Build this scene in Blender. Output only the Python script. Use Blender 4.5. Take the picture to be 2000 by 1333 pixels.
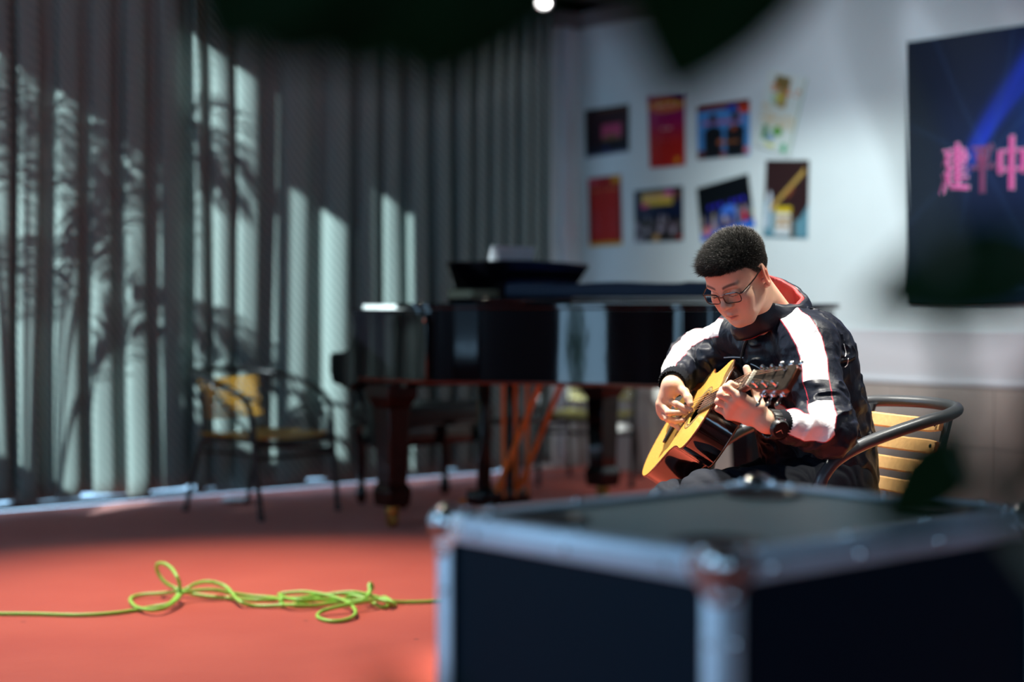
import bpy, bmesh, math, random
import numpy as np
from mathutils import Vector, Matrix, Quaternion
random.seed(7); RNG = np.random.default_rng(7)
for o in list(bpy.data.objects): bpy.data.objects.remove(o, do_unlink=True)
SC = bpy.context.scene
COL = SC.collection

# ------------------------------------------------------------------ camera
FPX, CAMH, CX, CY = 3355.0, 1.04, 1000.0, 666.5
PITCH = math.atan((CY - 587.0) / FPX); CP, SP = math.cos(PITCH), math.sin(PITCH)
CAM = np.array([0.0, 0.0, CAMH])
cd = bpy.data.cameras.new('camera'); cam = bpy.data.objects.new('camera', cd); COL.objects.link(cam)
cam.location = (0, 0, CAMH); cam.rotation_euler = (math.pi/2 - PITCH, 0, 0)
cd.sensor_width = 36.0; cd.lens = FPX*36.0/2000.0; cd.clip_start = 0.05; cd.clip_end = 200
cd.dof.use_dof = True; cd.dof.focus_distance = 4.48; cd.dof.aperture_fstop = 1.3
SC.camera = cam

# ------------------------------------------------------------------ world, sun, exposure
SC.view_settings.view_transform = 'Standard'; SC.view_settings.look = 'None'
SC.view_settings.gamma = 1.0; SC.view_settings.use_curve_mapping = False
SC.view_settings.exposure = 0.0
w = bpy.data.worlds.new('sky'); SC.world = w; w.use_nodes = True
bg = w.node_tree.nodes['Background']; bg.inputs[0].default_value = (0.40, 0.70, 1.0, 1); bg.inputs[1].default_value = 4.4

SUN_EL = math.radians(17.0)
SUN_DIR = np.array([.42*math.cos(SUN_EL), .9075*math.cos(SUN_EL), -math.sin(SUN_EL)])   # direction the light travels
def look_rot(d): return Vector(d).to_track_quat('-Z', 'Y')
sl = bpy.data.lights.new('sun', 'SUN'); so = bpy.data.objects.new('sun', sl); COL.objects.link(so)
sl.energy = 8.0; sl.angle = math.radians(0.15); sl.color = (0.82, .98, 1.0)
so.rotation_mode = 'QUATERNION'; so.rotation_quaternion = look_rot(SUN_DIR); so.location = (-8, -6, 8)

def spot(name, loc, target, power, size_deg, blend=.4, color=(1, 1, 1), radius=.04):
    l = bpy.data.lights.new(name, 'SPOT'); o = bpy.data.objects.new(name, l); COL.objects.link(o)
    l.energy = power; l.spot_size = math.radians(size_deg); l.spot_blend = blend; l.color = color; l.shadow_soft_size = radius
    o.location = loc; o.rotation_mode = 'QUATERNION'; o.rotation_quaternion = look_rot(np.array(target)-np.array(loc)); return o
# stage spots hung from the hall ceiling, and the small wall washers of the low ceiling
spot('stage_spot_player', (0.10, 4.75, 5.2), (0.68, 4.60, 0.85), 3600, 26, .6, (1.0, .95, .86), .05)
spot('stage_spot_carpet', (-2.7, 8.1, 4.9), (-0.6, 5.25, 0.0), 1900, 49, 1.0, (1.0, .96, .84), .06)
spot('stage_spot_side', (2.9, 4.3, 4.9), (.78, 4.58, .95), 900, 15, .6, (1.0, .96, .84), .05)
spot('stage_spot_wall', (-.6, 5.0, 4.95), (1.72, 9.05, 1.25), 1300, 28, 1.0, (.90, 1.0, .96), .45)
spot('wall_wash', (.95, 7.4, 2.75), (1.75, 9.15, 1.45), 70, 95, 1.0, (.85, .93, 1.0), .08)
spot('wall_wash_low', (2.2, 6.4, 2.75), (2.45, 8.4, .7), 130, 80, 1.0, (1.0, .95, .90), .08)

# ------------------------------------------------------------------ helpers: pixels, tags, meshes
def pix(px, py, D):
    a = (px-CX)/FPX; b = (CY-py)/FPX
    v = np.array([a, CP+b*SP, -SP+b*CP]); return v*(D/v[1]) + CAM
def pray(px, py): return pix(px, py, 1.0) - CAM
def on_plane(px, py, p0, n):
    v = pray(px, py); return CAM + v*(np.dot(n, np.asarray(p0)-CAM)/np.dot(n, v))
def on_floor(px, py, z=0.0): return on_plane(px, py, (0, 0, z), (0, 0, 1))

def tag(o, label=None, cat=None, group=None, kind=None):
    if label: o['label'] = label
    if cat: o['category'] = cat
    if group: o['group'] = group
    if kind: o['kind'] = kind
    return o
def empty(name, loc, label, cat, rotz=0.0, group=None):
    o = bpy.data.objects.new(name, None); COL.objects.link(o); o.location = loc; o.rotation_euler = (0, 0, rotz)
    o.empty_display_size = .1
    return tag(o, label, cat, group)
def copy_tree(o, parent=None):
    c = o.copy(); COL.objects.link(c); c.parent = parent
    for ch in list(o.children): copy_tree(ch, c)
    return c

def nrm(v): v = np.asarray(v, float); return v/np.linalg.norm(v)
def dup_at(o, loc_, parent, R=None):
    c = o.copy(); COL.objects.link(c); c.parent = parent; c.location = loc_
    if R is not None: c.rotation_mode = 'QUATERNION'; c.rotation_quaternion = Matrix(np.asarray(R).tolist()).to_quaternion()
    return c
class MB:
    """collects simple shapes and links them as one mesh object"""
    def __init__(s): s.v = []; s.f = []
    def add(s, vs, fs):
        k = len(s.v); s.v.extend([tuple(map(float, p)) for p in vs]); s.f.extend([tuple(i+k for i in f) for f in fs]); return s
    def box(s, c, size, R=None, ch=0.0):
        R = np.eye(3) if R is None else np.asarray(R); h = np.asarray(size)/2.0; c = np.asarray(c)
        if ch <= 0:
            vs = [c + R@(h*np.array(q)) for q in ((-1,-1,-1),(1,-1,-1),(1,1,-1),(-1,1,-1),(-1,-1,1),(1,-1,1),(1,1,1),(-1,1,1))]
            return s.add(vs, [(0,3,2,1),(4,5,6,7),(0,1,5,4),(1,2,6,5),(2,3,7,6),(3,0,4,7)])
        bm = bmesh.new(); bmesh.ops.create_cube(bm, size=1.0)
        for v in bm.verts: v.co = Vector(h*2*np.array(v.co))
        bmesh.ops.bevel(bm, geom=list(bm.edges), offset=min(ch, .98*h.min()), segments=2, profile=.5, affect='EDGES')
        vs = [c + R@np.array(v.co) for v in bm.verts]; fs = [[v.index for v in f.verts] for f in bm.faces]
        bm.free(); return s.add(vs, fs)
    def tube(s, pts, r, n=8, closed=False, cap=True):
        pts = np.asarray(pts, float); m = len(pts); r = np.broadcast_to(np.asarray(r, float), (m,))
        if closed: tg = np.roll(pts, -1, 0) - np.roll(pts, 1, 0)
        else: tg = np.gradient(pts, axis=0)
        tg /= np.linalg.norm(tg, axis=1)[:, None] + 1e-12
        a = np.array([0, 0, 1.0]) if abs(tg[0][2]) < .9 else np.array([1.0, 0, 0])
        u = nrm(np.cross(tg[0], a)); vs = []
        for i in range(m):
            u = u - tg[i]*np.dot(u, tg[i]); u = nrm(u); w_ = np.cross(tg[i], u)
            for k in range(n):
                an = 2*math.pi*k/n; vs.append(pts[i] + r[i]*(math.cos(an)*u + math.sin(an)*w_))
        fs = []
        for i in range(m if closed else m-1):
            j = (i+1) % m
            for k in range(n): fs.append((i*n+k, i*n+(k+1) % n, j*n+(k+1) % n, j*n+k))
        if cap and not closed: fs += [tuple(range(n-1, -1, -1)), tuple((m-1)*n+k for k in range(n))]
        return s.add(vs, fs)
    def lathe(s, prof, c, axis=(0, 0, 1), n=24):
        ax = nrm(axis); a = np.array([1.0, 0, 0]) if abs(ax[0]) < .9 else np.array([0, 1.0, 0])
        u = nrm(np.cross(ax, a)); v = np.cross(ax, u); c = np.asarray(c, float); vs = []; fs = []
        for (r, h) in prof:
            for k in range(n):
                an = 2*math.pi*k/n; vs.append(c + ax*h + max(r, 1e-5)*(math.cos(an)*u + math.sin(an)*v))
        for i in range(len(prof)-1):
            for k in range(n): fs.append((i*n+k, i*n+(k+1) % n, (i+1)*n+(k+1) % n, (i+1)*n+k))
        fs += [tuple(range(n-1, -1, -1)), tuple((len(prof)-1)*n+k for k in range(n))]
        return s.add(vs, fs)
    def sphere(s, c, r, n=12, m=8, R=None):
        r = np.broadcast_to(np.asarray(r, float), (3,)); R = np.eye(3) if R is None else R; vs = []; fs = []; c = np.asarray(c)
        for i in range(m+1):
            th = math.pi*i/m
            for k in range(n):
                ph = 2*math.pi*k/n; vs.append(c + R@(r*np.array([math.sin(th)*math.cos(ph), math.sin(th)*math.sin(ph), math.cos(th)])))
        for i in range(m):
            for k in range(n): fs.append((i*n+k, (i+1)*n+k, (i+1)*n+(k+1) % n, i*n+(k+1) % n))
        return s.add(vs, fs)
    def prism(s, poly, h0, h1, o=(0, 0, 0), ex=(1, 0, 0), ey=(0, 1, 0), ez=(0, 0, 1)):
        o, ex, ey, ez = (np.asarray(q, float) for q in (o, ex, ey, ez)); n = len(poly)
        vs = [o + ex*p[0] + ey*p[1] + ez*h0 for p in poly] + [o + ex*p[0] + ey*p[1] + ez*h1 for p in poly]
        fs = [tuple(range(n-1, -1, -1)), tuple(range(n, 2*n))] + [(i, (i+1) % n, n+(i+1) % n, n+i) for i in range(n)]
        return s.add(vs, fs)
    def grid(s, P):
        P = np.asarray(P); a, b = P.shape[:2]
        return s.add(P.reshape(-1, 3), [(i*b+j, i*b+j+1, (i+1)*b+j+1, (i+1)*b+j) for i in range(a-1) for j in range(b-1)])
    def build(s, name, mat, parent=None, smooth=True, angle=35, fix=True, bevel=0.0):
        me = bpy.data.meshes.new(name); me.from_pydata(s.v, [], s.f); me.materials.append(mat)
        if fix:
            bm = bmesh.new(); bm.from_mesh(me); bmesh.ops.remove_doubles(bm, verts=bm.verts, dist=1e-5)
            bmesh.ops.recalc_face_normals(bm, faces=bm.faces); bm.to_mesh(me); bm.free()
        if smooth:
            me.shade_smooth()
            try: me.set_sharp_from_angle(angle=math.radians(angle))
            except Exception: pass
        o = bpy.data.objects.new(name, me); COL.objects.link(o)
        if parent is not None: o.parent = parent
        if bevel > 0:
            b = o.modifiers.new('bevel', 'BEVEL'); b.width = bevel; b.segments = 2; b.limit_method = 'ANGLE'
        return o

def spline(pts, n=8, closed=False):
    """Catmull-Rom through pts"""
    P = np.asarray(pts, float); m = len(P); out = []
    rng_ = range(m if closed else m-1)
    for i in rng_:
        p0 = P[(i-1) % m] if closed or i > 0 else 2*P[0]-P[1]
        p1 = P[i]; p2 = P[(i+1) % m]
        p3 = P[(i+2) % m] if closed or i+2 < m else 2*P[-1]-P[-2]
        for k in range(n):
            t = k/n
            out.append(.5*((2*p1) + (-p0+p2)*t + (2*p0-5*p1+4*p2-p3)*t*t + (-p0+3*p1-3*p2+p3)*t**3))
    if not closed: out.append(P[-1])
    return np.array(out)

# ------------------------------------------------------------------ materials
def s2l(c): return tuple((x/255/12.92 if x/255 <= .04045 else ((x/255+.055)/1.055)**2.4) for x in c)
def mat(name, col, rough=.5, metal=0.0, spec=.5, noise=0.0, nscale=20.0, bump=0.0, bscale=60.0, coat=0.0, emit=None, estr=0.0, sheen=0.0, trans=0.0, attr=None, stretch=None, sss=0.0, vary=None):
    m = bpy.data.materials.new(name); m.use_nodes = True; nt = m.node_tree; b = nt.nodes['Principled BSDF']
    N = nt.nodes.new; L = nt.links.new
    b.inputs['Roughness'].default_value = rough; b.inputs['Metallic'].default_value = metal
    b.inputs['Specular IOR Level'].default_value = spec; b.inputs['Coat Weight'].default_value = coat; b.inputs['Coat Roughness'].default_value = .03
    b.inputs['Sheen Weight'].default_value = sheen; b.inputs['Transmission Weight'].default_value = trans
    if sss > 0:
        b.inputs['Subsurface Weight'].default_value = sss; b.inputs['Subsurface Radius'].default_value = (1.0, .35, .2); b.inputs['Subsurface Scale'].default_value = .006
    src = None
    tc = N('ShaderNodeTexCoord'); mp = N('ShaderNodeMapping'); L(tc.outputs['Object'], mp.inputs[0])
    if stretch: mp.inputs['Scale'].default_value = stretch
    if attr:
        at = N('ShaderNodeAttribute'); at.attribute_name = attr; src = at.outputs['Color']
    else:
        rgb = N('ShaderNodeRGB'); rgb.outputs[0].default_value = (*col, 1); src = rgb.outputs[0]
    if noise > 0:
        nz = N('ShaderNodeTexNoise'); nz.inputs['Scale'].default_value = nscale; nz.inputs['Detail'].default_value = 4; L(mp.outputs[0], nz.inputs['Vector'])
        mr = N('ShaderNodeMapRange'); mr.inputs[1].default_value = .25; mr.inputs[2].default_value = .75; mr.inputs[3].default_value = 1-noise; mr.inputs[4].default_value = 1+noise
        L(nz.outputs['Fac'], mr.inputs[0])
        mx = N('ShaderNodeVectorMath'); mx.operation = 'SCALE'; L(src, mx.inputs[0]); L(mr.outputs[0], mx.inputs['Scale']); src = mx.outputs[0]
    L(src, b.inputs['Base Color'])
    if bump > 0:
        nb = N('ShaderNodeTexNoise'); nb.inputs['Scale'].default_value = bscale; nb.inputs['Detail'].default_value = 3; L(mp.outputs[0], nb.inputs['Vector'])
        bp = N('ShaderNodeBump'); bp.inputs['Strength'].default_value = bump; bp.inputs['Distance'].default_value = .004; L(nb.outputs['Fac'], bp.inputs['Height']); L(bp.outputs[0], b.inputs['Normal'])
    if emit: b.inputs['Emission Color'].default_value = (*emit, 1); b.inputs['Emission Strength'].default_value = estr
    return m
M = {}
M['black_lacquer'] = mat('black_lacquer', (.003, .003, .005), .06, coat=.3)
M['dark_brown'] = mat('dark_brown_lacquer', (.02, .006, .004), .25, noise=.3)
M['chrome'] = mat('polished_metal', (.75, .76, .78), .12, 1.0)
M['aluminium'] = mat('brushed_aluminium', (.74, .84, .95), .42, .45, noise=.06, nscale=30)
M['brass'] = mat('orange_brass', (.88, .24, .04), .38, .1, noise=.1)
M['black_vinyl'] = mat('black_vinyl', (.012, .013, .016), .45, bump=.2, bscale=90)
M['tube_grey'] = mat('grey_painted_tube', (.055, .06, .068), .35, .3, noise=.06)
M['tube_dark'] = mat('dark_painted_tube', (.02, .022, .024), .35, .3, noise=.06)
M['slat_wood'] = mat('varnished_slat_wood', s2l((216, 172, 112)), .4, noise=.16, nscale=9, stretch=(1, 10, 10))
M['slat_wood_old'] = mat('yellow_slat_wood', s2l((205, 152, 48)), .45, noise=.2, nscale=9, stretch=(1, 10, 10))
M['slat_wood_pale'] = mat('olive_slat_wood', s2l((150, 140, 78)), .5, noise=.2, nscale=9, stretch=(1, 10, 10))
M['white_paper'] = mat('white_paper', (.8, .82, .86), .7, noise=.04)

# ================================================================== the setting
CORN = np.array([.42, 10.8, 0.0]); WV = np.array([.779, .627, 0.0]); RV = np.array([.627, -.779, 0.0])   # corner, along the curtain wall, along the poster wall
UP = np.array([0, 0, 1.0])
def curtain_pt(t, off=0.0, z=0.0): return CORN - WV*t + RV*off + UP*z          # off: out from the back wall into the room
def wallr_pt(t, off=0.0, z=0.0): return CORN + RV*t - WV*off + UP*z            # off: out from the poster wall into the room

def carpet_material():
    m = bpy.data.materials.new('red_carpet'); m.use_nodes = True; nt = m.node_tree; b = nt.nodes['Principled BSDF']; N = nt.nodes.new; L = nt.links.new
    tc = N('ShaderNodeTexCoord')
    n1 = N('ShaderNodeTexNoise'); n1.inputs['Scale'].default_value = 1.6; n1.inputs['Detail'].default_value = 5; L(tc.outputs['Object'], n1.inputs['Vector'])
    n2 = N('ShaderNodeTexNoise'); n2.inputs['Scale'].default_value = 260; n2.inputs['Detail'].default_value = 2; L(tc.outputs['Object'], n2.inputs['Vector'])
    cr = N('ShaderNodeValToRGB'); cr.color_ramp.elements[0].position = .3; cr.color_ramp.elements[0].color = (.56, .085, .052, 1); cr.color_ramp.elements[1].position = .7; cr.color_ramp.elements[1].color = (.64, .112, .068, 1)
    L(n1.outputs['Fac'], cr.inputs[0])
    # scuffs and small dark specks that belong to the carpet
    v = N('ShaderNodeTexVoronoi'); v.inputs['Scale'].default_value = 7.5; v.inputs['Randomness'].default_value = 1.0
    mpv = N('ShaderNodeMapping'); mpv.inputs['Scale'].default_value = (1, .8, 1); L(tc.outputs['Object'], mpv.inputs[0]); L(mpv.outputs[0], v.inputs['Vector'])
    lt = N('ShaderNodeMapRange'); lt.inputs[1].default_value = .045; lt.inputs[2].default_value = .09; lt.inputs[3].default_value = .55; lt.inputs[4].default_value = 0.0; L(v.outputs['Distance'], lt.inputs[0])
    n3 = N('ShaderNodeTexNoise'); n3.inputs['Scale'].default_value = 3.1; L(tc.outputs['Object'], n3.inputs['Vector'])
    gt = N('ShaderNodeMapRange'); gt.inputs[1].default_value = .53; gt.inputs[2].default_value = .58; L(n3.outputs['Fac'], gt.inputs[0])
    mu = N('ShaderNodeMath'); mu.operation = 'MULTIPLY'; L(lt.outputs[0], mu.inputs[0]); L(gt.outputs[0], mu.inputs[1])
    mx = N('ShaderNodeMix'); mx.data_type = 'RGBA'; L(mu.outputs[0], mx.inputs[0]); L(cr.outputs[0], mx.inputs[6]); mx.inputs[7].default_value = (.12, .018, .015, 1)
    L(mx.outputs[2], b.inputs['Base Color']); b.inputs['Roughness'].default_value = .95; b.inputs['Specular IOR Level'].default_value = .12; b.inputs['Sheen Weight'].default_value = .15
    bp = N('ShaderNodeBump'); bp.inputs['Strength'].default_value = .35; bp.inputs['Distance'].default_value = .003; L(n2.outputs['Fac'], bp.inputs['Height'])
    bp2 = N('ShaderNodeBump'); bp2.inputs['Strength'].default_value = .5; bp2.inputs['Distance'].default_value = .02; L(n1.outputs['Fac'], bp2.inputs['Height']); L(bp.outputs[0], bp2.inputs['Normal']); L(bp2.outputs[0], b.inputs['Normal'])
    return m
M['carpet'] = carpet_material()
M['wall_white'] = mat('white_painted_wall', (.66, .74, .765), .7, noise=.03, nscale=3, bump=.08, bscale=40)
M['ceiling_dark'] = mat('dark_painted_ceiling', (.018, .022, .02), .8, noise=.1)
M['hall_grey'] = mat('hall_wall_grey', (.05, .055, .06), .8, noise=.08, nscale=2)
M['trim_grey'] = mat('grey_cornice', (.20, .19, .20), .6, noise=.05)
M['tile_grey'] = mat('grey_brown_wall_tile', (.42, .375, .345), .45, noise=.12, nscale=5)
M['tile_joint'] = mat('pale_tile_joint', (.36, .36, .36), .7)
M['white_trim'] = mat('white_trim', (.66, .70, .76), .5)
M['paving'] = mat('white_paving', (.85, .88, .92), .7, noise=.05, nscale=2)
M['glass'] = mat('window_glass', (1, 1, 1), .0, trans=1.0, spec=.5)
M['frame_dark'] = mat('dark_window_frame', (.05, .055, .06), .4, .4)

def st(mb, name, m, parent=None, **k):
    o = mb.build(name, m, parent, **k)
    if parent is None: o['kind'] = 'structure'
    return o
XL, YF, ZH = -5.2, -4.0, 5.6                               # left facade, front facade, hall height
RE = 8.6; PR = CORN + RV*RE                                 # end of the poster wall
LW = (CORN[0]-XL)/WV[0]; PL = CORN - WV*LW                  # where the curtain wall meets the facade
XR = PR[0]
floor_poly = [(XL, YF), (XR, YF), (PR[0], PR[1]), (CORN[0], CORN[1]), (PL[0], PL[1])]
st(MB().prism(floor_poly, -.10, 0.0), 'floor', M['carpet'], smooth=False)
# white paving outside the window behind the curtain
st(MB().prism([(PL[0]-6, PL[1]+.14), (CORN[0]+.05, CORN[1]+.14), (CORN[0]+.05, CORN[1]+9), (PL[0]-6, PL[1]+9)], -.12, -.02), 'floor', M['paving'], smooth=False)

def wall_piece(mb, a, b, n, z0, z1, th):
    a, b, n = (np.asarray(q, float) for q in (a, b, n)); p = [a, b, b-n*th, a-n*th]
    mb.prism([(q[0], q[1]) for q in p], z0, z1); return mb
# back wall: a floor-deep window band behind the curtain, wall above it and beside the corner
bw = MB()
wall_piece(bw, curtain_pt(0), curtain_pt(.62), RV, 0, ZH, .12)
wall_piece(bw, curtain_pt(.62), curtain_pt(LW), RV, 2.45, ZH, .12)
wall_piece(bw, curtain_pt(LW-.5), curtain_pt(LW), RV, 0, 2.45, .12)
st(bw, 'wall_back', M['wall_white'], smooth=False)
win = MB()
for t in np.linspace(.65, LW-.53, 5): win.box(curtain_pt(t, -.06, 1.225), (.05, .06, 2.45), np.array([WV, RV, UP]).T)
for z in (.015, 2.43): win.box(curtain_pt((.62+LW-.5)/2, -.06, z), (LW-1.12, .06, .03), np.array([WV, RV, UP]).T)
wo = st(win, 'window_1', M['frame_dark'], smooth=False)
for k in range(4):
    tt = np.linspace(.65, LW-.53, 5); a, b = tt[k], tt[k+1]
    MB().box(curtain_pt((a+b)/2, -.06, 1.225), (b-a-.05, .006, 2.38), np.array([WV, RV, UP]).T).build('pane', M['glass'], wo, smooth=False)
# poster wall
st(wall_piece(MB(), wallr_pt(0, 0), wallr_pt(RE, 0), -WV, 0, ZH, .12), 'wall_right', M['wall_white'], smooth=False)
# tiled dado of the poster wall, its tiles and the pale ledge that caps it
dado_z = .615; base = st(wall_piece(MB(), wallr_pt(.0, .006), wallr_pt(RE, .006), -WV, 0, dado_z, .006), 'trim_1', M['tile_joint'], smooth=False)
tw, thh = .62, .305; RW = np.array([RV, -WV, UP]).T
k = 0
for i in range(13):
    for j in range(2):
        c = wallr_pt(i*tw+tw/2, .011, j*thh+thh/2); MB().box(c, (tw-.004, .012, thh-.005), RW, .002).build('tile', M['tile_grey'], base, smooth=False)
st(MB().box(wallr_pt(RE/2, .012, dado_z+.012), (RE, .024, .024), RW, .004), 'trim_2', M['white_trim'], smooth=False)
# slightly thicker plaster band above the dado
st(MB().box(wallr_pt(RE/2, .004, .62+.135), (RE, .008, .27), RW, .002), 'trim_4', mat('plaster_band', (.62, .62, .66), .7), smooth=False)
# low dark ceiling over the stage edge, its riser, hall ceiling, facades
SD = 1.15
lowc = [curtain_pt(-.0, 0), curtain_pt(LW, 0), curtain_pt(LW, .42), curtain_pt(.0, .42)]
lc = MB().prism([(q[0], q[1]) for q in lowc], 2.82, 2.94)
lc.prism([(q[0], q[1]) for q in (wallr_pt(0, 0), wallr_pt(RE, 0), wallr_pt(RE, 1.25), wallr_pt(.0, 1.25))], 2.82, 2.94)
st(lc, 'ceiling', M['ceiling_dark'], smooth=False)
st(MB().prism(floor_poly, ZH, ZH+.1), 'ceiling', M['ceiling_dark'], smooth=False)
cor = MB()
for (p, q, nn) in ((wallr_pt(.0), wallr_pt(RE), -WV), (curtain_pt(0), curtain_pt(LW), RV)):
    a = p + UP*2.78; b = q + UP*2.78; d = nrm(b-a)
    cor.box((a+b)/2 + nn*.03, (np.linalg.norm(b-a), .06, .085), np.array([d, nn, UP]).T)
    cor.box((a+b)/2 + nn*.05 + UP*.02, (np.linalg.norm(b-a), .10, .045), np.array([d, nn, UP]).T)
st(cor, 'trim_3', M['trim_grey'], smooth=False)
# facade to the left: unseen openings shaped to throw the low sun onto the curtain
def facade(name, axis, pos, span, holes, th=.08):
    """axis 'x': plane x=pos spanning y; axis 'y': plane y=pos spanning x; holes (a0,a1,z0,z1)"""
    mb = MB(); cuts = sorted({span[0], span[1], *[h[0] for h in holes], *[h[1] for h in holes]})
    def bx(a0, a1, z0, z1):
        if a1-a0 < 1e-4 or z1-z0 < 1e-4: return
        c, s_ = ((a0+a1)/2, (z0+z1)/2), (a1-a0, z1-z0)
        if axis == 'x': mb.box((pos-th/2, c[0], c[1]), (th, s_[0], s_[1]))
        else: mb.box((c[0], pos-th/2, c[1]), (s_[0], th, s_[1]))
    for a0, a1 in zip(cuts[:-1], cuts[1:]):
        hs = sorted([(h[2], h[3]) for h in holes if h[0] <= a0+1e-6 and h[1] >= a1-1e-6]); z = 0.0
        for z0, z1 in hs: bx(a0, a1, z, z0); z = z1
        bx(a0, a1, z, ZH)
    return st(mb, name, M['hall_grey'], smooth=False)
LEFT_HOLES = [(-.55, -.10, 3.35, 4.98), (-.10, .48, 3.25, 4.66), (.48, 1.35, 3.0, 5.1), (1.35, 4.2, 2.25, 4.32), (2.30, 3.88, .05, 1.40), (-2.62, -1.62, 4.10, 4.65), (-3.26, -2.76, 4.82, 5.14), (-.06, .16, 2.76, 3.0)]  # last three openings added to put sun on sheets, book and floor patch
FRONT_HOLES = [(-5.0, -1.8, .4, 4.0), (-.6, .3, .6, 3.4), (2.6, 3.6, .6, 3.4)]
facade('wall_left', 'x', XL, (YF, PL[1]), LEFT_HOLES)
facade('wall_front', 'y', YF, (XL-.2, XR+.2), FRONT_HOLES)
st(MB().box((XR+.1, (YF+PR[1])/2, ZH/2), (.2, PR[1]-YF, ZH)), 'wall_side', M['hall_grey'], smooth=False)
wn = 2
for ax, pos, holes in (('x', XL, LEFT_HOLES), ('y', YF, FRONT_HOLES)):
    for h in holes:
        mb = MB(); cz = (h[2]+h[3])/2; ca = (h[0]+h[1])/2; wv, hv = h[1]-h[0], h[3]-h[2]
        for (a, z, sa, sz) in ((ca, h[2]+.02, wv, .04), (ca, h[3]-.02, wv, .04), (h[0]+.02, cz, .04, hv), (h[1]-.02, cz, .04, hv)):
            mb.box((pos-.04, a, z) if ax == 'x' else (a, pos-.04, z), (.06, sa, sz) if ax == 'x' else (sa, .06, sz))
        st(mb, 'window_%d' % wn, M['frame_dark'], smooth=False); wn += 1  # frames the added sun openings as well
        if wv < .25: continue
        # daylight portal in the opening (guides sampling of the sky only)
        l = bpy.data.lights.new('portal', 'AREA'); l.shape = 'RECTANGLE'; l.size = wv; l.size_y = hv; l.cycles.is_portal = True
        o = bpy.data.objects.new('portal', l); COL.objects.link(o)
        o.location = (pos-.15, ca, cz) if ax == 'x' else (ca, pos-.15, cz)
        o.rotation_mode = 'QUATERNION'; o.rotation_quaternion = look_rot((1, 0, 0) if ax == 'x' else (0, 1, 0))
# ceiling spotlight near the corner
lp = pix(1062, 4, 9.90); lp[2] = 2.82
sp = empty('ceiling_spotlight', lp, 'small lit ceiling spotlight with a white rim above the wall corner', 'lamp')
tilt = nrm((-.35, -.55, -1))
MB().lathe([(.05, 0), (.06, .02), (.068, .06), (.078, .07), (.078, .085), (.064, .085), (.06, .07)], (0, 0, 0), tilt, 28).build('lamp_housing', mat('white_lamp_rim', (.8, .8, .82), .3), sp)
MB().lathe([(.06, .064), (.06, .074)], (0, 0, 0), tilt, 28).build('lamp_lens', mat('lit_lamp_lens', (1, 1, 1), .3, emit=(1, .98, .95), estr=14), sp)
MB().lathe([(.03, -.03), (.03, .01)], (0, 0, 0), (0, 0, -1), 16).build('ceiling_mount', M['white_trim'], sp)
# conduit and switch box on the narrow strip of wall beside the curtain
cb = empty('cable_conduit', curtain_pt(.13, .02, 0), 'white vertical cable conduit on the narrow wall strip beside the curtain', 'conduit')
def loc(o, p): return np.asarray(p) - np.array(o.location)
RC = np.array([WV, RV, UP]).T
MB().box(loc(cb, curtain_pt(.13, .02, 1.39)), (.06, .04, 2.7), RC, .006).build('conduit_channel', M['white_trim'], cb)
MB().box(loc(cb, curtain_pt(.13, .03, 1.46)), (.11, .055, .12), RC, .008).build('junction_box', M['white_trim'], cb)

# ------------------------------------------------------------------ curtains
def curtain_material():
    m = bpy.data.materials.new('grey_green_twill'); m.use_nodes = True; nt = m.node_tree; b = nt.nodes['Principled BSDF']; N = nt.nodes.new; L = nt.links.new
    uv = N('ShaderNodeUVMap'); mp = N('ShaderNodeMapping'); mp.inputs['Rotation'].default_value = (0, 0, math.radians(38)); L(uv.outputs[0], mp.inputs[0])
    wv = N('ShaderNodeTexWave'); wv.inputs['Scale'].default_value = 10; wv.inputs['Distortion'].default_value = .6; wv.inputs['Detail'].default_value = 1; L(mp.outputs[0], wv.inputs['Vector'])
    cr = N('ShaderNodeValToRGB'); cr.color_ramp.elements[0].color = (.165, .215, .205, 1); cr.color_ramp.elements[1].color = (.30, .37, .355, 1); L(wv.outputs['Fac'], cr.inputs[0])
    L(cr.outputs[0], b.inputs['Base Color']); b.inputs['Roughness'].default_value = .85; b.inputs['Specular IOR Level'].default_value = .2; b.inputs['Sheen Weight'].default_value = .1
    bp = N('ShaderNodeBump'); bp.inputs['Strength'].default_value = .25; bp.inputs['Distance'].default_value = .003; L(wv.outputs['Fac'], bp.inputs['Height']); L(bp.outputs[0], b.inputs['Normal'])
    return m
M['curtain'] = curtain_material()
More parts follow.
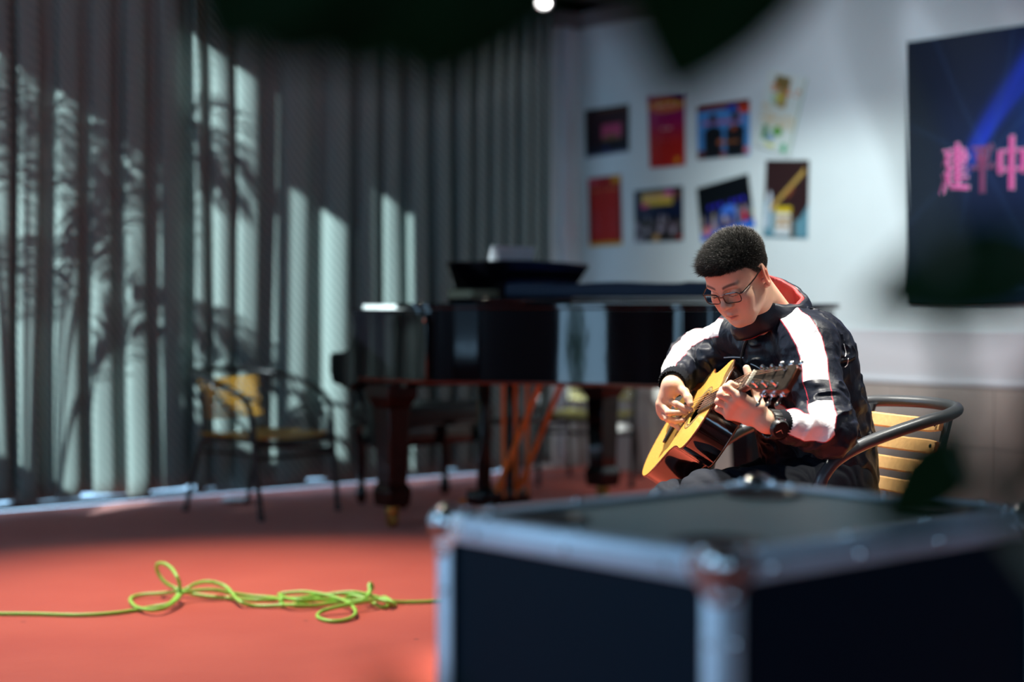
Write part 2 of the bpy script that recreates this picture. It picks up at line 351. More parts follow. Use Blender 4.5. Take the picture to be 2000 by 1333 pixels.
def curtain(t0, t1, edges, label, off0=.16):
    """edges: fold crests along the wall; between two crests lies one valley"""
    n = 14*len(edges); e = np.array(edges); S = np.linspace(t0, t1, n*2); ph = np.interp(S, e, np.arange(len(e)))
    zz = np.concatenate([np.linspace(.058, .5, 6), np.linspace(.8, 2.76, 14)])
    P = np.zeros((len(zz), len(S), 3)); U = np.zeros((len(zz), len(S), 2))
    arc = None
    for i, z in enumerate(zz):
        amp = .041 + .007*np.sin(3.1*ph+1) + .006*np.sin(z*2+ph*1.7); amp = amp*(1.0 - .35*max(0, (z-2.2)/.6))
        ph2 = ph + .05*np.sin(z*1.5+ph*.9)
        prof = np.cos(2*math.pi*ph2); prof = np.sign(prof)*np.abs(prof)**.8
        o_ = off0 + amp*prof + .005*np.sin(ph*5.3+z)
        dt = .022*np.sin(4*math.pi*ph2)
        P[i] = CORN - np.outer(S+dt, WV) + np.outer(o_, RV) + np.outer(z + .012*np.sin(ph*2.3)*(1.0 if i == 0 else 0.0), UP)
        if arc is None: arc = np.concatenate([[0], np.cumsum(np.linalg.norm(np.diff(P[i], axis=0), axis=1))])
        U[i, :, 0] = arc; U[i, :, 1] = z
    mb = MB().grid(P); o = mb.build('curtain', M['curtain'], None, fix=False, angle=80)
    me = o.data; ul = me.uv_layers.new(name='UVMap'); flat = U.reshape(-1, 2)
    idx = np.zeros(len(me.loops), np.int32); me.loops.foreach_get('vertex_index', idx); ul.data.foreach_set('uv', flat[idx].ravel())
    md = o.modifiers.new('thickness', 'SOLIDIFY'); md.thickness = .004
    return tag(o, label, 'curtain')
def t_at(px):   # distance along the curtain wall seen at pixel column px
    a = (px-CX)/FPX; return (CORN[0]-a*CORN[1])/(WV[0]-a*WV[1])
left_edges = [t_at(x) for x in (-590, -520, -455, -385, -320, -255, -190, -140, -80, -22, 30, 113, 178, 243, 315, 382)]
right_edges = [t_at(x) for x in (335, 385, 430, 530, 616, 672, 716, 768, 812, 850, 886, 918, 946, 972, 996, 1018)]
curtain(left_edges[-1], left_edges[0], left_edges[::-1], 'long grey green twill curtain farthest from the piano, covered in palm frond shadows', .12)
curtain(right_edges[-1], right_edges[0], right_edges[::-1], 'long grey green curtain behind the piano and the yellow slatted chair', .238)

# unseen block added to keep the low sun off the front windows
st(MB().box((-10.4, -26, 5.6), (9.6, 2, 11.4)), 'wall_opposite', M['hall_grey'], smooth=False)
# planting outside the facade, seen only as a reflection in the piano and through the windows
st(MB().prism([(XL-7, -6), (XL-.09, -6), (XL-.09, 9), (XL-7, 9)], -.12, -.02), 'floor', M['paving'], smooth=False)
g = np.random.default_rng(31); M['shrub'] = mat('shrub_leaf', (.05, .16, .05), .6)
for k, (sx, sy, sr) in enumerate(((-6.7, 1.9, .42), (-7.4, 3.0, .55))):
    sh = empty('shrub', (sx, sy, -.02), ('round', 'taller')[k] + ' green shrub on the white paving outside the facade', 'shrub'); lf_ = MB()
    for _ in range(500):
        d = nrm(g.normal(0, 1, 3)); c = d*sr*g.random()**.4*np.array([1, 1, 1.25]) + UP*(sr*1.25+.1); u = nrm(g.normal(0, 1, 3)); v = nrm(np.cross(u, g.normal(0, 1, 3))); lf_.add([c-u*.06, c+v*.025, c+u*.06, c-v*.025], [(0, 1, 2, 3)])
    o = lf_.build('foliage', M['shrub'], sh, smooth=False, fix=False); o['kind'] = 'stuff'
    for q in range(5):
        an = q*1.3; MB().tube([(0, 0, 0), (math.cos(an)*.05, math.sin(an)*.05, sr*.6), (math.cos(an)*sr*.5, math.sin(an)*sr*.5, sr*1.3)], [.016, .012, .006], 6).build('stem', M['shrub'], sh)

# ================================================================== printed sheets on the poster wall
def print_material(name, rough=.35):
    m = bpy.data.materials.new(name); m.use_nodes = True; nt = m.node_tree; b = nt.nodes['Principled BSDF']
    a = nt.nodes.new('ShaderNodeAttribute'); a.attribute_name = 'print'; nt.links.new(a.outputs['Color'], b.inputs['Base Color'])
    b.inputs['Roughness'].default_value = rough; b.inputs['Specular IOR Level'].default_value = .3; return m
M['print'] = print_material('printed_sheet'); M['banner'] = print_material('printed_banner', .65)
def sheet_grid(C4, nx, ny, mat_, name, paint, parent=None, thick=.002, bulge=0.0, normal=None):
    """C4: corners TL, TR, BR, BL; paint(u, v) -> rgb arrays, u to the right, v downwards"""
    TL, TR, BR, BL = C4; u, v = np.meshgrid(np.linspace(0, 1, nx), np.linspace(0, 1, ny))
    P = (TL*(1-u)[..., None] + TR*u[..., None])*(1-v)[..., None] + (BL*(1-u)[..., None] + BR*u[..., None])*v[..., None]
    if bulge: P = P + normal*(bulge*(np.sin(v*7+u*2)*np.sin(u*5)*.5+.5))[..., None]
    o = MB().grid(P[:, ::-1]).build(name, mat_, parent, fix=False, smooth=True)
    rgb = np.stack(np.broadcast_arrays(*paint(u, v)), -1).astype(np.float32); rgb = np.clip(rgb, 0, 1)[:, ::-1]
    lin = np.where(rgb <= .04045, rgb/12.92, ((rgb+.055)/1.055)**2.4)
    ca = o.data.color_attributes.new('print', 'FLOAT_COLOR', 'POINT'); ca.data.foreach_set('color', np.concatenate([lin, np.ones(lin.shape[:2]+(1,))], -1).astype(np.float32).ravel())
    md = o.modifiers.new('thickness', 'SOLIDIFY'); md.thickness = thick; md.offset = -1
    return o
def on_poster_wall(px, py, off=.006): return on_plane(px, py, CORN - WV*off, -WV)
def sm(x, a, b): t = np.clip((x-a)/(b-a), 0, 1); return t*t*(3-2*t)
def box_(u, v, u0, u1, v0, v1, e=.015): return sm(u, u0-e, u0+e)*(1-sm(u, u1-e, u1+e))*sm(v, v0-e, v0+e)*(1-sm(v, v1-e, v1+e))
def ell(u, v, cu, cv, ru, rv, e=.15): return 1-sm(np.sqrt(((u-cu)/ru)**2+((v-cv)/rv)**2), 1-e, 1+e)
class Pic:
    def __init__(s, u, v, c): s.u, s.v = u, v; s.c = [np.full(u.shape, x/255.) for x in c]
    def put(s, mask, c):
        s.c = [a*(1-mask)+mask*x/255. for a, x in zip(s.c, c)]; return s
def hashn(u, v, n, m, seed): 
    r = np.random.default_rng(seed).random((m+2, n+2)); x = u*n; y = v*m; i = x.astype(int); j = y.astype(int); fx = x-i; fy = y-j
    return (r[j, i]*(1-fx)+r[j, i+1]*fx)*(1-fy)+(r[j+1, i]*(1-fx)+r[j+1, i+1]*fx)*fy
def text_rows(u, v, u0, u1, v0, v1, rows, seed, chars=22):
    r = np.random.default_rng(seed).random((rows, chars)); q = np.clip(((v-v0)/(v1-v0)*rows), 0, rows-1e-3); k = q.astype(int); c = np.clip((u-u0)/(u1-u0)*chars, 0, chars-1e-3).astype(int)
    return box_(u, v, u0, u1, v0, v1)*((q-k) < .62)*(r[k, c] > .22)
def p_stage(u, v):
    p = Pic(u, v, (22, 14, 20)); p.put(box_(u, v, .0, 1, .06, .38), (44, 22, 30)); p.put(box_(u, v, .3, .95, .04, .09), (92, 62, 40)); p.put(box_(u, v, .12, .3, .3, .75), (38, 20, 30))
    p.put(box_(u, v, .38, .84, .36, .68), (176, 66, 104)); p.put(box_(u, v, .40, .80, .62, .70), (120, 96, 70)); p.put(ell(u, v, .58, .6, .06, .05), (110, 84, 50))
    p.put(box_(u, v, 0, 1, .8, 1), (18, 22, 40)); p.put(ell(u, v, .48, .86, .05, .05), (40, 50, 110)); p.put(box_(u, v, .02, .98, .955, 1.0, .01), (120, 130, 160)); return p.c
def p_programme(u, v):
    p = Pic(u, v, (178, 30, 24)); p.put(1-sm(v, .3, .75), (150, 18, 90)); p.put(box_(u, v, .7, 1, 0, .06), (70, 20, 90))
    p.put(ell(u, v, .5, .15, .5, .10), (196, 140, 40)); p.put(ell(u, v, .48, .165, .40, .065), (206, 92, 70)); p.put(text_rows(u, v, .18, .84, .13, .19, 1, 3, 9), (226, 190, 150)); p.put(text_rows(u, v, .34, .66, .46, .51, 1, 4, 8), (230, 180, 170))
    p.put(text_rows(u, v, .2, .8, .6, .66, 1, 5, 12)*.3, (220, 120, 110)); p.put(ell(u, v, .78, .92, .07, .045), (224, 150, 30)); return p.c
def p_handshake(u, v):
    p = Pic(u, v, (74, 140, 205)); p.put(box_(u, v, 0, 1, .0, .12), (120, 40, 26)); p.put(box_(u, v, .8, 1, .1, .24), (200, 60, 36)); p.put(text_rows(u, v, .1, .98, .33, .42, 1, 8, 9)*.8, (196, 66, 110)); p.put(box_(u, v, .58, .76, .06, .18), (30, 70, 170))
    for c, hw in ((.31, .17), (.73, .17)):
        p.put(ell(u, v, c, .28, .065, .10), (58, 40, 38)); p.put(box_(u, v, c-hw, c+hw, .5, 1.0, .03), (22, 26, 32)); p.put(ell(u, v, c, .56, hw, .14), (22, 26, 32))
    p.put(ell(u, v, .70, .48, .05, .05), (176, 84, 50)); p.put(box_(u, v, .42, .8, .70, .755, .02), (140, 84, 48)); p.put(ell(u, v, .45, .72, .06, .05), (170, 92, 56))
    p.put(ell(u, v, .94, .9, .05, .07), (200, 110, 120)); p.put(ell(u, v, .5, .95, .05, .06), (150, 70, 60)); p.put(box_(u, v, 0, .14, .85, 1), (96, 40, 34)); return p.c
def p_white(u, v):
    p = Pic(u, v, (214, 226, 222)); p.put(box_(u, v, .24, .62, .05, .22), (128, 110, 66)); p.put(box_(u, v, .36, .62, .22, .44), (170, 150, 96)); p.put(text_rows(u, v, .08, .92, .17, .225, 1, 11, 9), (214, 132, 66)); p.put(text_rows(u, v, .18, .86, .235, .27, 1, 12, 9), (220, 120, 60))
    p.put(box_(u, v, .22, .36, .28, .42), (176, 206, 184)); p.put(ell(u, v, .42, .32, .09, .035), (214, 206, 70)); p.put(text_rows(u, v, .02, .3, .43, .5, 3, 13, 10), (212, 192, 150)); p.put(text_rows(u, v, .03, .94, .52, .69, 7, 14, 26), (214, 186, 132))
    p.put(box_(u, v, .16, .30, .70, .88), (66, 132, 78)); p.put(ell(u, v, .55, .74, .13, .06), (92, 160, 70)); p.put(ell(u, v, .4, .84, .09, .05), (110, 150, 190)); p.put(ell(u, v, .42, .93, .12, .025), (210, 214, 90)); p.put(ell(u, v, .80, .92, .07, .06), (38, 166, 116))
    p.put(box_(u, v, .965, 1, 0, 1, .006), (140, 170, 150)); return p.c
def p_redlist(u, v):
    p = Pic(u, v, (170, 32, 28)); p.put(np.clip(.6-np.abs(u-.5)*.2-.2, 0, 1)*0+(np.abs(u-.5) > .38)*.45, (90, 16, 18)); p.put(ell(u, v, .5, .02, .55, .14), (150, 24, 30)); p.put(ell(u, v, .14, .06, .2, .05), (190, 70, 90)); p.put(ell(u, v, .85, .06, .16, .05), (206, 150, 30))
    p.put(text_rows(u, v, .1, .9, .17, .23, 1, 15, 10)*.8, (190, 120, 74)); p.put(text_rows(u, v, .14, .40, .5, .86, 9, 16, 6)*.35, (170, 100, 140)); p.put(text_rows(u, v, .58, .88, .48, .86, 9, 17, 6)*.35, (170, 100, 140)); p.put(sm(v, .93, .965), (206, 160, 30)); return p.c
def crowd(u, v, p, v0, cols, seed, n=60, r=(.03, .05)):
    g = np.random.default_rng(seed)
    for _ in range(n): p.put(ell(u, v, g.random(), v0+(1-v0)*g.random(), r[0]*(.6+g.random()), r[1]*(.6+g.random()), .4)*.85, cols[g.integers(len(cols))])
def p_show(u, v):
    p = Pic(u, v, (14, 26, 58)); p.put(box_(u, v, .16, .80, .08, .32), (206, 176, 66)); p.put(box_(u, v, .2, .78, .10, .2)*.5, (206, 150, 150)); p.put(ell(u, v, .22, .31, .08, .05), (206, 60, 120)); p.put(ell(u, v, .72, .1, .1, .05), (214, 90, 160)); p.put(box_(u, v, .86, .94, .05, .24), (120, 74, 30))
    p.put(box_(u, v, 0, 1, .56, 1.05), (20, 22, 24)); crowd(u, v, p, .56, [(150, 140, 160), (30, 34, 30), (110, 96, 110), (24, 20, 22), (170, 160, 176), (60, 50, 40)], 21, 70, (.035, .06)); p.put(ell(u, v, .45, .93, .07, .07), (206, 160, 96)); p.put(ell(u, v, .93, .93, .05, .04), (180, 50, 40)); return p.c
def p_chorus(u, v):
    p = Pic(u, v, (10, 16, 22)); p.put(sm(v, .4, .7)*.8, (22, 40, 120))
    for k in range(7): p.put(ell(u, v, .22+k*.105, .42, .035, .045), (50, 44, 190) if k != 3 else (30, 26, 100))
    p.put(ell(u, v, .56, .62, .17, .16), (66, 120, 226)); p.put(box_(u, v, .0, 1, .60, .86)*.5, (20, 26, 60)); crowd(u, v, p, .6, [(190, 170, 120), (200, 150, 160), (90, 120, 190), (40, 80, 100), (200, 190, 210), (60, 50, 90)], 23, 60, (.022, .07)); p.put(box_(u, v, 0, 1, .86, 1.02), (44, 110, 214))
    p.put(ell(u, v, .84, .74, .04, .1), (206, 36, 50)); p.put(ell(u, v, .13, .84, .05, .1), (224, 110, 100)); return p.c
def p_brown(u, v):
    p = Pic(u, v, (92, 140, 158)); p.put(1-sm((v-.0)-(.48+np.minimum(np.abs(u-.0)*1.0, .9)*.0+0*u)-.9*np.clip(u, 0, .3), .0, .02), (48, 30, 32)); 
    p.put(box_(u, v, .25, .78, .3, .72), (48, 30, 32)); p.put(sm(v-.95+(u-.72)*-.0-(.72-u)*0, 0, .01)*0, (0, 0, 0)); p.put(sm(u, .7, .72)*sm(v-(.86-(u-.7)*1.0), 0, .02)*1.0, (92, 140, 158))
    d = (v-.40)+(u-.5)*.66; q = (u-.10)/.82; p.put((np.abs(d) < .042)*(q > 0)*(q < 1), (120, 92, 44)); p.put((np.abs(d) < .03)*(q > 0)*(q < 1)*(np.mod(q*13, 1) < .7), (206, 172, 96)); d2 = (v-.40)+(u-.60)*.66; p.put((np.abs(d2) < .045)*(np.abs(u-.60) < .1)*(np.mod(u*40, 1) < .6)*.7, (160, 84, 50))
    for k in range(3): p.put(ell(u, v, .12-.02*k, .5+.15*k, .05, .10), (200, 212, 226))
    p.put(box_(u, v, .25, .62, .6, .97), (200, 206, 210)); p.put(box_(u, v, .27, .63, .6, .68), (206, 178, 24)); p.put(text_rows(u, v, .29, .60, .74, .89, 2, 33, 6), (176, 130, 40)); p.put(box_(u, v, .62, .72, .66, 1.0), (70, 50, 30)); return p.c
POSTERS = [
 ('stage photograph poster with a glowing pink screen, above the narrow red list', p_stage, [(1142, 216), (1228, 203), (1228, 296), (1144, 309)]),
 ('tall magenta and red programme poster with a yellow banner on top', p_programme, [(1265, 188), (1337, 179), (1338, 323), (1269, 329)]),
 ('photograph poster of two dark figures shaking hands on blue', p_handshake, [(1361, 205), (1464, 193), (1464, 303), (1362, 312)]),
 ('tilted white poster with pale orange text and green pictures', p_white, [(1500, 134), (1577, 153), (1541, 306), (1472, 284)]),
 ('narrow red list poster with a yellow foot, below the stage photograph', p_redlist, [(1148, 349), (1212, 341), (1215, 478), (1151, 482)]),
 ('show photograph poster with a yellow banner screen over a pale crowd', p_show, [(1238, 373), (1333, 363), (1334, 470), (1240, 474)]),
 ('tilted dark blue chorus photograph poster above the guitarist', p_chorus, [(1360, 368), (1461, 339), (1475, 443), (1370, 474)]),
 ('dark brown poster with diagonal gold lettering on a blue ground', p_brown, [(1496, 313), (1580, 313), (1577, 466), (1490, 463)]),
]
for lab, fn, px4 in POSTERS:
    o = sheet_grid([on_poster_wall(*p) for p in px4], 56, 72, M['print'], 'poster', fn)
    tag(o, lab, 'poster', 'posters on the white wall')

# ------------------------------------------------------------------ blue banner with its title
def p_banner(u, v):
    p = Pic(u, v, (8, 22, 42)); x = u*1.7
    p.put(sm(x, .0, .5)*.8, (5, 24, 62)); g = np.exp(-((x-1.25)/.42)**2-((v-.30)/.26)**2); p.put(np.clip(g*1.5, 0, 1), (18, 100, 232))
    for k, (a, b, c, wd) in enumerate(((.18, 1.15, .95, .05), (.26, .9, .80, .03), (.16, 1.3, 1.1, .02), (.5, 1.0, .9, .025))):
        yy = c - b*np.sqrt(np.clip(x-a, 0, 9)); p.put(np.exp(-((v-yy)/wd)**2)*(x > a)*.75*(1-sm(v, .38, .6)), (22, 54, 190))
    for k in range(9):
        an = -2.6+k*.62; dx, dy = math.cos(an), math.sin(an); ds = np.abs((x-.42)*dy-(v*1.5-.72)*dx*1.0+.06*np.sin(k)+.08*((x-.42)**2)*(1 if k % 2 else -1)); p.put(np.exp(-(ds/.006)**2)*.35*(((x-.42)*dx+(v*1.5-.72)*dy) > 0), (60, 90, 130))
    p.put(np.exp(-((x-.75)/.22)**2-((v-.86)/.10)**2)*.8, (14, 70, 130)); p.put(np.exp(-((np.hypot(x-.66, (v-.9)*1.5)-.07)/.008)**2)*.4, (120, 160, 190)); return p.c
def wall_t(px):   # distance along the poster wall seen at pixel column px
    a = (px-CX)/FPX; return (a*CORN[1]-CORN[0])/(RV[0]-a*RV[1])
bt0 = wall_t(1775); bt1 = bt0 + 1.75
bz1 = on_poster_wall(1772, 83)[2]; bz0 = on_poster_wall(1778, 587)[2]
C4 = [wallr_pt(bt0-.012, .012, bz1), wallr_pt(bt1, .012, bz1), wallr_pt(bt1, .012, bz0), wallr_pt(bt0+.012, .012, bz0)]
ban = empty('banner', wallr_pt(bt0, .01, bz0), 'dark blue cloth banner with pink Chinese title lettering on the white wall', 'banner')
bo = sheet_grid([loc(ban, c) for c in C4], 170, 110, M['banner'], 'banner_cloth', p_banner, ban, .002, .012, -WV)
M['title_pink'] = mat('pink_lettering', s2l((214, 62, 150)), .6); M['title_white'] = mat('white_letter_outline', s2l((206, 190, 214)), .6)
M['title_dark'] = mat('dark_red_lettering', s2l((120, 36, 84)), .6); M['title_grey'] = mat('grey_letter_outline', s2l((110, 110, 140)), .6)
# the title's strokes, drawn as polygons in a unit square (u right, v up); each stroke a tapered bar
GLYPH = {
 'jian': [((.36, .88), (.86, .88), .05), ((.28, .74), (.98, .74), .05), ((.36, .60), (.86, .60), .05), ((.86, .60), (.86, .88), .07), ((.30, .46), (.90, .46), .045), ((.26, .32), (.96, .32), .05), ((.61, .20), (.61, 1.0), .10),
          ((.06, .86), (.26, .86), .05), ((.26, .86), (.12, .60), .07), ((.12, .60), (.28, .58), .05), ((.28, .58), (.16, .26), .08), ((.16, .26), (.02, .02), .06), ((.10, .40), (.34, .14), .06), ((.34, .14), (1.0, .10), .09)],
 'ping': [((.12, .90), (.90, .90), .05), ((.28, .80), (.36, .60), .08), ((.76, .82), (.64, .60), .07), ((.02, .50), (1.0, .50), .05), ((.50, .90), (.50, -.02), .11), ((.84, .94), (.90, .88), .06), ((.92, .55), (.98, .49), .06)],
 'zhong': [((.06, .72), (.06, .28), .10), ((.06, .72), (.94, .72), .05), ((.94, .72), (.94, .28), .11), ((.06, .34), (.94, .34), .05), ((.50, 1.0), (.50, -.06), .12)],
}
def glyph(name, t, z, wd, ht, mats, parent):
    cores = {}
    for grow, off, mm, nm in ((.035, .016, mats[0], 'letter_outline'), (0.0, .019, mats[1], 'letter')):
        mb = MB()
        for (a, b, th) in GLYPH[name]:
            a = np.array(a); b = np.array(b); d = (b-a)*np.array([wd, ht]); L_ = np.linalg.norm(d); d /= L_; n_ = np.array([-d[1], d[0]]); h = (th/2+grow*.55)*max(wd, ht)*.8; ext = grow*.6*wd+.004
            pa = a*np.array([wd, ht])-d*ext; pb = b*np.array([wd, ht])+d*ext
            q = [pa-n_*h, pa+n_*h, pb+n_*h, pb-n_*h]
            mb.prism([tuple(x) for x in q], 0, .002, loc(parent, wallr_pt(t, off, z)), RV, UP, -WV)
        mb.build(nm, mm, parent, smooth=False)
zt = on_poster_wall(1868, 378)[2]; zh = on_poster_wall(1868, 283)[2]-zt
glyph('jian', wall_t(1842), zt, wall_t(1893)-wall_t(1842), zh, (M['title_white'], M['title_pink']), ban)
glyph('ping', wall_t(1898), zt, wall_t(1945)-wall_t(1898), zh*.99, (M['title_grey'], M['title_dark']), ban)
glyph('zhong', wall_t(1953), zt+.02, wall_t(2004)-wall_t(1953), zh*.98, (M['title_white'], M['title_pink']), ban)

def wavy(m, sc, st_):
    nt = m.node_tree; b = nt.nodes['Principled BSDF']; tc = nt.nodes.new('ShaderNodeTexCoord'); mp = nt.nodes.new('ShaderNodeMapping'); mp.inputs['Scale'].default_value = (1, 1, .25)
    nz = nt.nodes.new('ShaderNodeTexNoise'); nz.inputs['Scale'].default_value = sc; bp = nt.nodes.new('ShaderNodeBump'); bp.inputs['Strength'].default_value = st_; bp.inputs['Distance'].default_value = .01
    nt.links.new(tc.outputs['Object'], mp.inputs[0]); nt.links.new(mp.outputs[0], nz.inputs['Vector']); nt.links.new(nz.outputs['Fac'], bp.inputs['Height']); nt.links.new(bp.outputs[0], b.inputs['Normal']); nt.links.new(bp.outputs[0], b.inputs['Coat Normal'])
wavy(M['black_lacquer'], 9.0, .05)
# ================================================================== grand piano (u: keyboard direction treble to bass, v: towards the tail)
PA = math.radians(40.0); PU = np.array([math.cos(PA), math.sin(PA), 0]); PV = np.array([math.sin(PA), -math.cos(PA), 0])
leg0 = on_floor(766, 1031); PO = leg0 - PU*.105 - PV*.20
piano = empty('grand_piano', PO, 'glossy black grand piano standing before the grey curtain', 'piano')
def pp(u, v, z): return PU*u + PV*v + UP*z
PR3 = np.array([PU, PV, UP]).T
KW = 1.50; ZT, ZB = 1.0, .685
# plan of the rim: treble arm, bentside, tail, straight bass side
bent = [(0, .03), (0, .28), (0, .50), (.022, .585), (.085, .67), (.185, .79), (.28, .94), (.363, 1.10), (.434, 1.28), (.492, 1.47), (.556, 1.67), (.71, 1.85), (.97, 1.89), (1.20, 1.85), (1.40, 1.70), (1.48, 1.50), (1.50, 1.25), (1.50, .9), (1.50, .03)]
rim_out = spline(bent, 7)
def inset(poly, d):
    P = np.array(poly); t = np.gradient(P, axis=0); t /= np.linalg.norm(t, axis=1)[:, None]; n = np.c_[t[:, 1], -t[:, 0]]
    c = P.mean(0); s_ = np.sign(((c-P)*n).sum(1)); s_ = 1 if s_.sum() > 0 else -1
    return P + s_*n*d
rim_in = inset(rim_out, .05)
mb = MB(); n = len(rim_out); vs = []
for (pl, z) in ((rim_out, ZB), (rim_out, ZT), (rim_in, ZT), (rim_in, ZB)): vs += [pp(p[0], p[1], z) for p in pl]
fs = []
for k in range(4):
    for i in range(n-1): fs.append((k*n+i, k*n+i+1, ((k+1) % 4)*n+i+1, ((k+1) % 4)*n+i))
fs += [(0, n, 2*n, 3*n), (n-1, 2*n-1, 3*n-1, 4*n-1)]
mb.add(vs, fs).build('rim', M['black_lacquer'], piano, angle=40)
mb = MB(); mb.prism([tuple(p) for p in rim_in], ZB+.02, ZB+.05, (0, 0, 0), PU, PV, UP)
mb.build('soundboard_bottom', M['dark_brown'], piano)
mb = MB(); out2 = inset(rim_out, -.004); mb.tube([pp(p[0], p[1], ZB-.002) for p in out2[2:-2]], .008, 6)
mb.build('rim_moulding', mat('bare_rim_edge', (.10, .018, .008), .4), piano)  # red-brown tube stands for the orange-lit wooden bottom of the rim
# lid: closed main leaf over the rim, the front leaf folded back on top of it
lid_poly = np.array([(-.02, .40)] + [tuple(p) for p in inset(rim_out, -.022) if p[1] > .42] + [(1.52, .40)])
MB().prism([tuple(p) for p in lid_poly], ZT+.004, ZT+.026, (0, 0, 0), PU, PV, UP).build('lid', M['black_lacquer'], piano, bevel=.004)
fl = MB().prism([(.10, .62), (1.50, .62), (1.50, .98), (.24, .98)], ZT+.03, ZT+.05, (0, 0, 0), PU, PV, UP); fl.build('front_flap', M['black_lacquer'], piano, bevel=.004)
# cheek arms with the stepped profile, key bed, keys, fallboard
prof = [(.60, .69), (.60, .985), (.03, .985), (.025, .93), (.022, .86), (.0, .815), (-.05, .80), (-.135, .795), (-.15, .78), (-.15, .70), (-.125, .655), (-.05, .64), (.0, .625), (.06, .66), (.2, .67)]
for u0 in (.0, KW-.06):
    MB().prism([(p[0], p[1]) for p in prof], u0-.002, u0+.06, (0, 0, 0), PV, UP, PU).build('cheek_arm', M['black_lacquer'], piano, bevel=.006)
MB().box(pp(KW/2, .12, .685), (KW-.12, .50, .07), PR3).build('key_bed', M['black_lacquer'], piano)
MB().box(pp(KW/2, -.11, .735), (KW-.12, .03, .03), PR3).build('key_slip', M['black_lacquer'], piano)
kb = MB().box(pp(KW/2, -.01, .735), (1.24, .15, .022), PR3).build('white_keys', mat('ivory_keys', (.8, .78, .72), .3), piano)
bk = MB()
for k in range(36): bk.box(pp(.15+.034*k, .02, .75), (.011, .09, .014), PR3)
bko = bk.build('black_keys', M['black_lacquer'], piano, smooth=False); bko['kind'] = 'stuff'
for uu in (.095, KW-.095): MB().box(pp(uu, .0, .75), (.07, .18, .05), PR3, .004).build('key_block', M['black_lacquer'], piano)
MB().prism([(.07, .74), (.09, .97), (.11, .97), (.09, .74)], .06, KW-.06, (0, 0, 0), PV, UP, PU).build('fallboard', M['black_lacquer'], piano)
MB().box(pp(KW/2, .28, .90), (KW-.14, .34, .015), PR3).build('pin_block_shelf', M['dark_brown'], piano)
# music desk leaning back
dk = [(-.40, 0), (.40, 0), (.37, .02), (.36, .10), (.43, .215), (.43, .228), (.10, .243), (-.10, .243), (-.43, .228), (-.43, .215), (-.36, .10), (-.37, .02)]
lean = nrm(PV*.30 + UP*.95)
MB().prism(dk, -.009, .009, pp(.68, .36, ZT-.005), PU, lean, np.cross(PU, lean)).build('music_desk', M['black_lacquer'], piano, bevel=.003)
MB().box(pp(.735, .35, ZT+.0), (.88, .20, .022), PR3, .004).build('music_shelf', M['black_lacquer'], piano)
# legs with casters
def piano_leg(u, v, ztop=.66):
    mb = MB(); q = [(.062, .062)]
    def sq(h0, h1, a0, a1):
        vs = []
        for (h, a) in ((h0, a0), (h1, a1)):
            for (sx, sy) in ((-1, -1), (1, -1), (1, 1), (-1, 1)): vs.append(pp(u+sx*a, v+sy*a, h))
        mb.add(vs, [(3, 2, 1, 0), (4, 5, 6, 7), (0, 1, 5, 4), (1, 2, 6, 5), (2, 3, 7, 6), (3, 0, 4, 7)])
    sq(.60, ztop, .085, .085); sq(.55, .60, .060, .085); sq(.20, .55, .050, .060); sq(.17, .20, .066, .054); sq(.10, .17, .058, .066)
    lg = mb.build('leg', M['dark_brown'] if u < .5 else M['black_lacquer'], piano, bevel=.004, fix=False)
    c = MB(); c.lathe([(.03, .0), (.034, .02), (.03, .045)], pp(u, v, .055), (0, 0, 1), 14); c.lathe([(.026, -.014), (.034, -.012), (.034, .012), (.026, .014)], pp(u, v, .035), PU, 18)
    c.box(pp(u, v, .06), (.05, .016, .05), PR3); c.build('caster', mat('caster_brass', (.45, .25, .06), .3, .9), piano)
piano_leg(.105, .20); piano_leg(1.42, .20); piano_leg(1.02, 1.55)
# curved bracket from arm to near leg
MB().prism([(-.10, .655), (-.02, .60), (.06, .50), (.10, .36), (.14, .36), (.26, .60), (.26, .67)], .06, .12, (0, 0, 0), PV, UP, PU).build('leg_bracket', M['black_lacquer'], piano, bevel=.004)
# pedal lyre: posts, box, three pedal rods, two slanted braces, pedals
LU, LV = .72, .22
for du in (-.09, .09): MB().box(pp(LU+du, LV, .37), (.055, .05, .58), PR3, .008).build('lyre_post', M['black_lacquer'], piano)
MB().box(pp(LU, LV, .10), (.30, .13, .07), PR3, .008).build('lyre_box', M['black_lacquer'], piano)
MB().box(pp(LU+.1, LV+.02, .46), (.30, .03, .022), PR3, .004).build('lyre_crossbar', M['black_lacquer'], piano)
for k in range(3):
    MB().tube([pp(LU-.02+.075*k, LV+.06, .10), pp(LU-.02+.075*k, LV+.06, .655)], .010, 10).build('pedal_rod', M['brass'], piano)
    MB().tube(spline([pp(LU-.07+.07*k, LV-.05, .075), pp(LU-.07+.07*k, LV-.14, .072), pp(LU-.07+.07*k, LV-.20, .06)], 4), [.01]*4+[.014]*5, 8).build('pedal', M['brass'], piano)
for k in range(2):
    MB().tube([pp(LU-.06+.14*k, LV+.05, .12), pp(LU-.02+.13*k, LV+.34, .67)], .013, 10).build('lyre_brace', M['brass'], piano)
hg = MB(); hg.sphere(pp(-.012, .60, .96), (.008, .02, .02), 10, 6); hg.build('lid_hook', M['chrome'], piano)

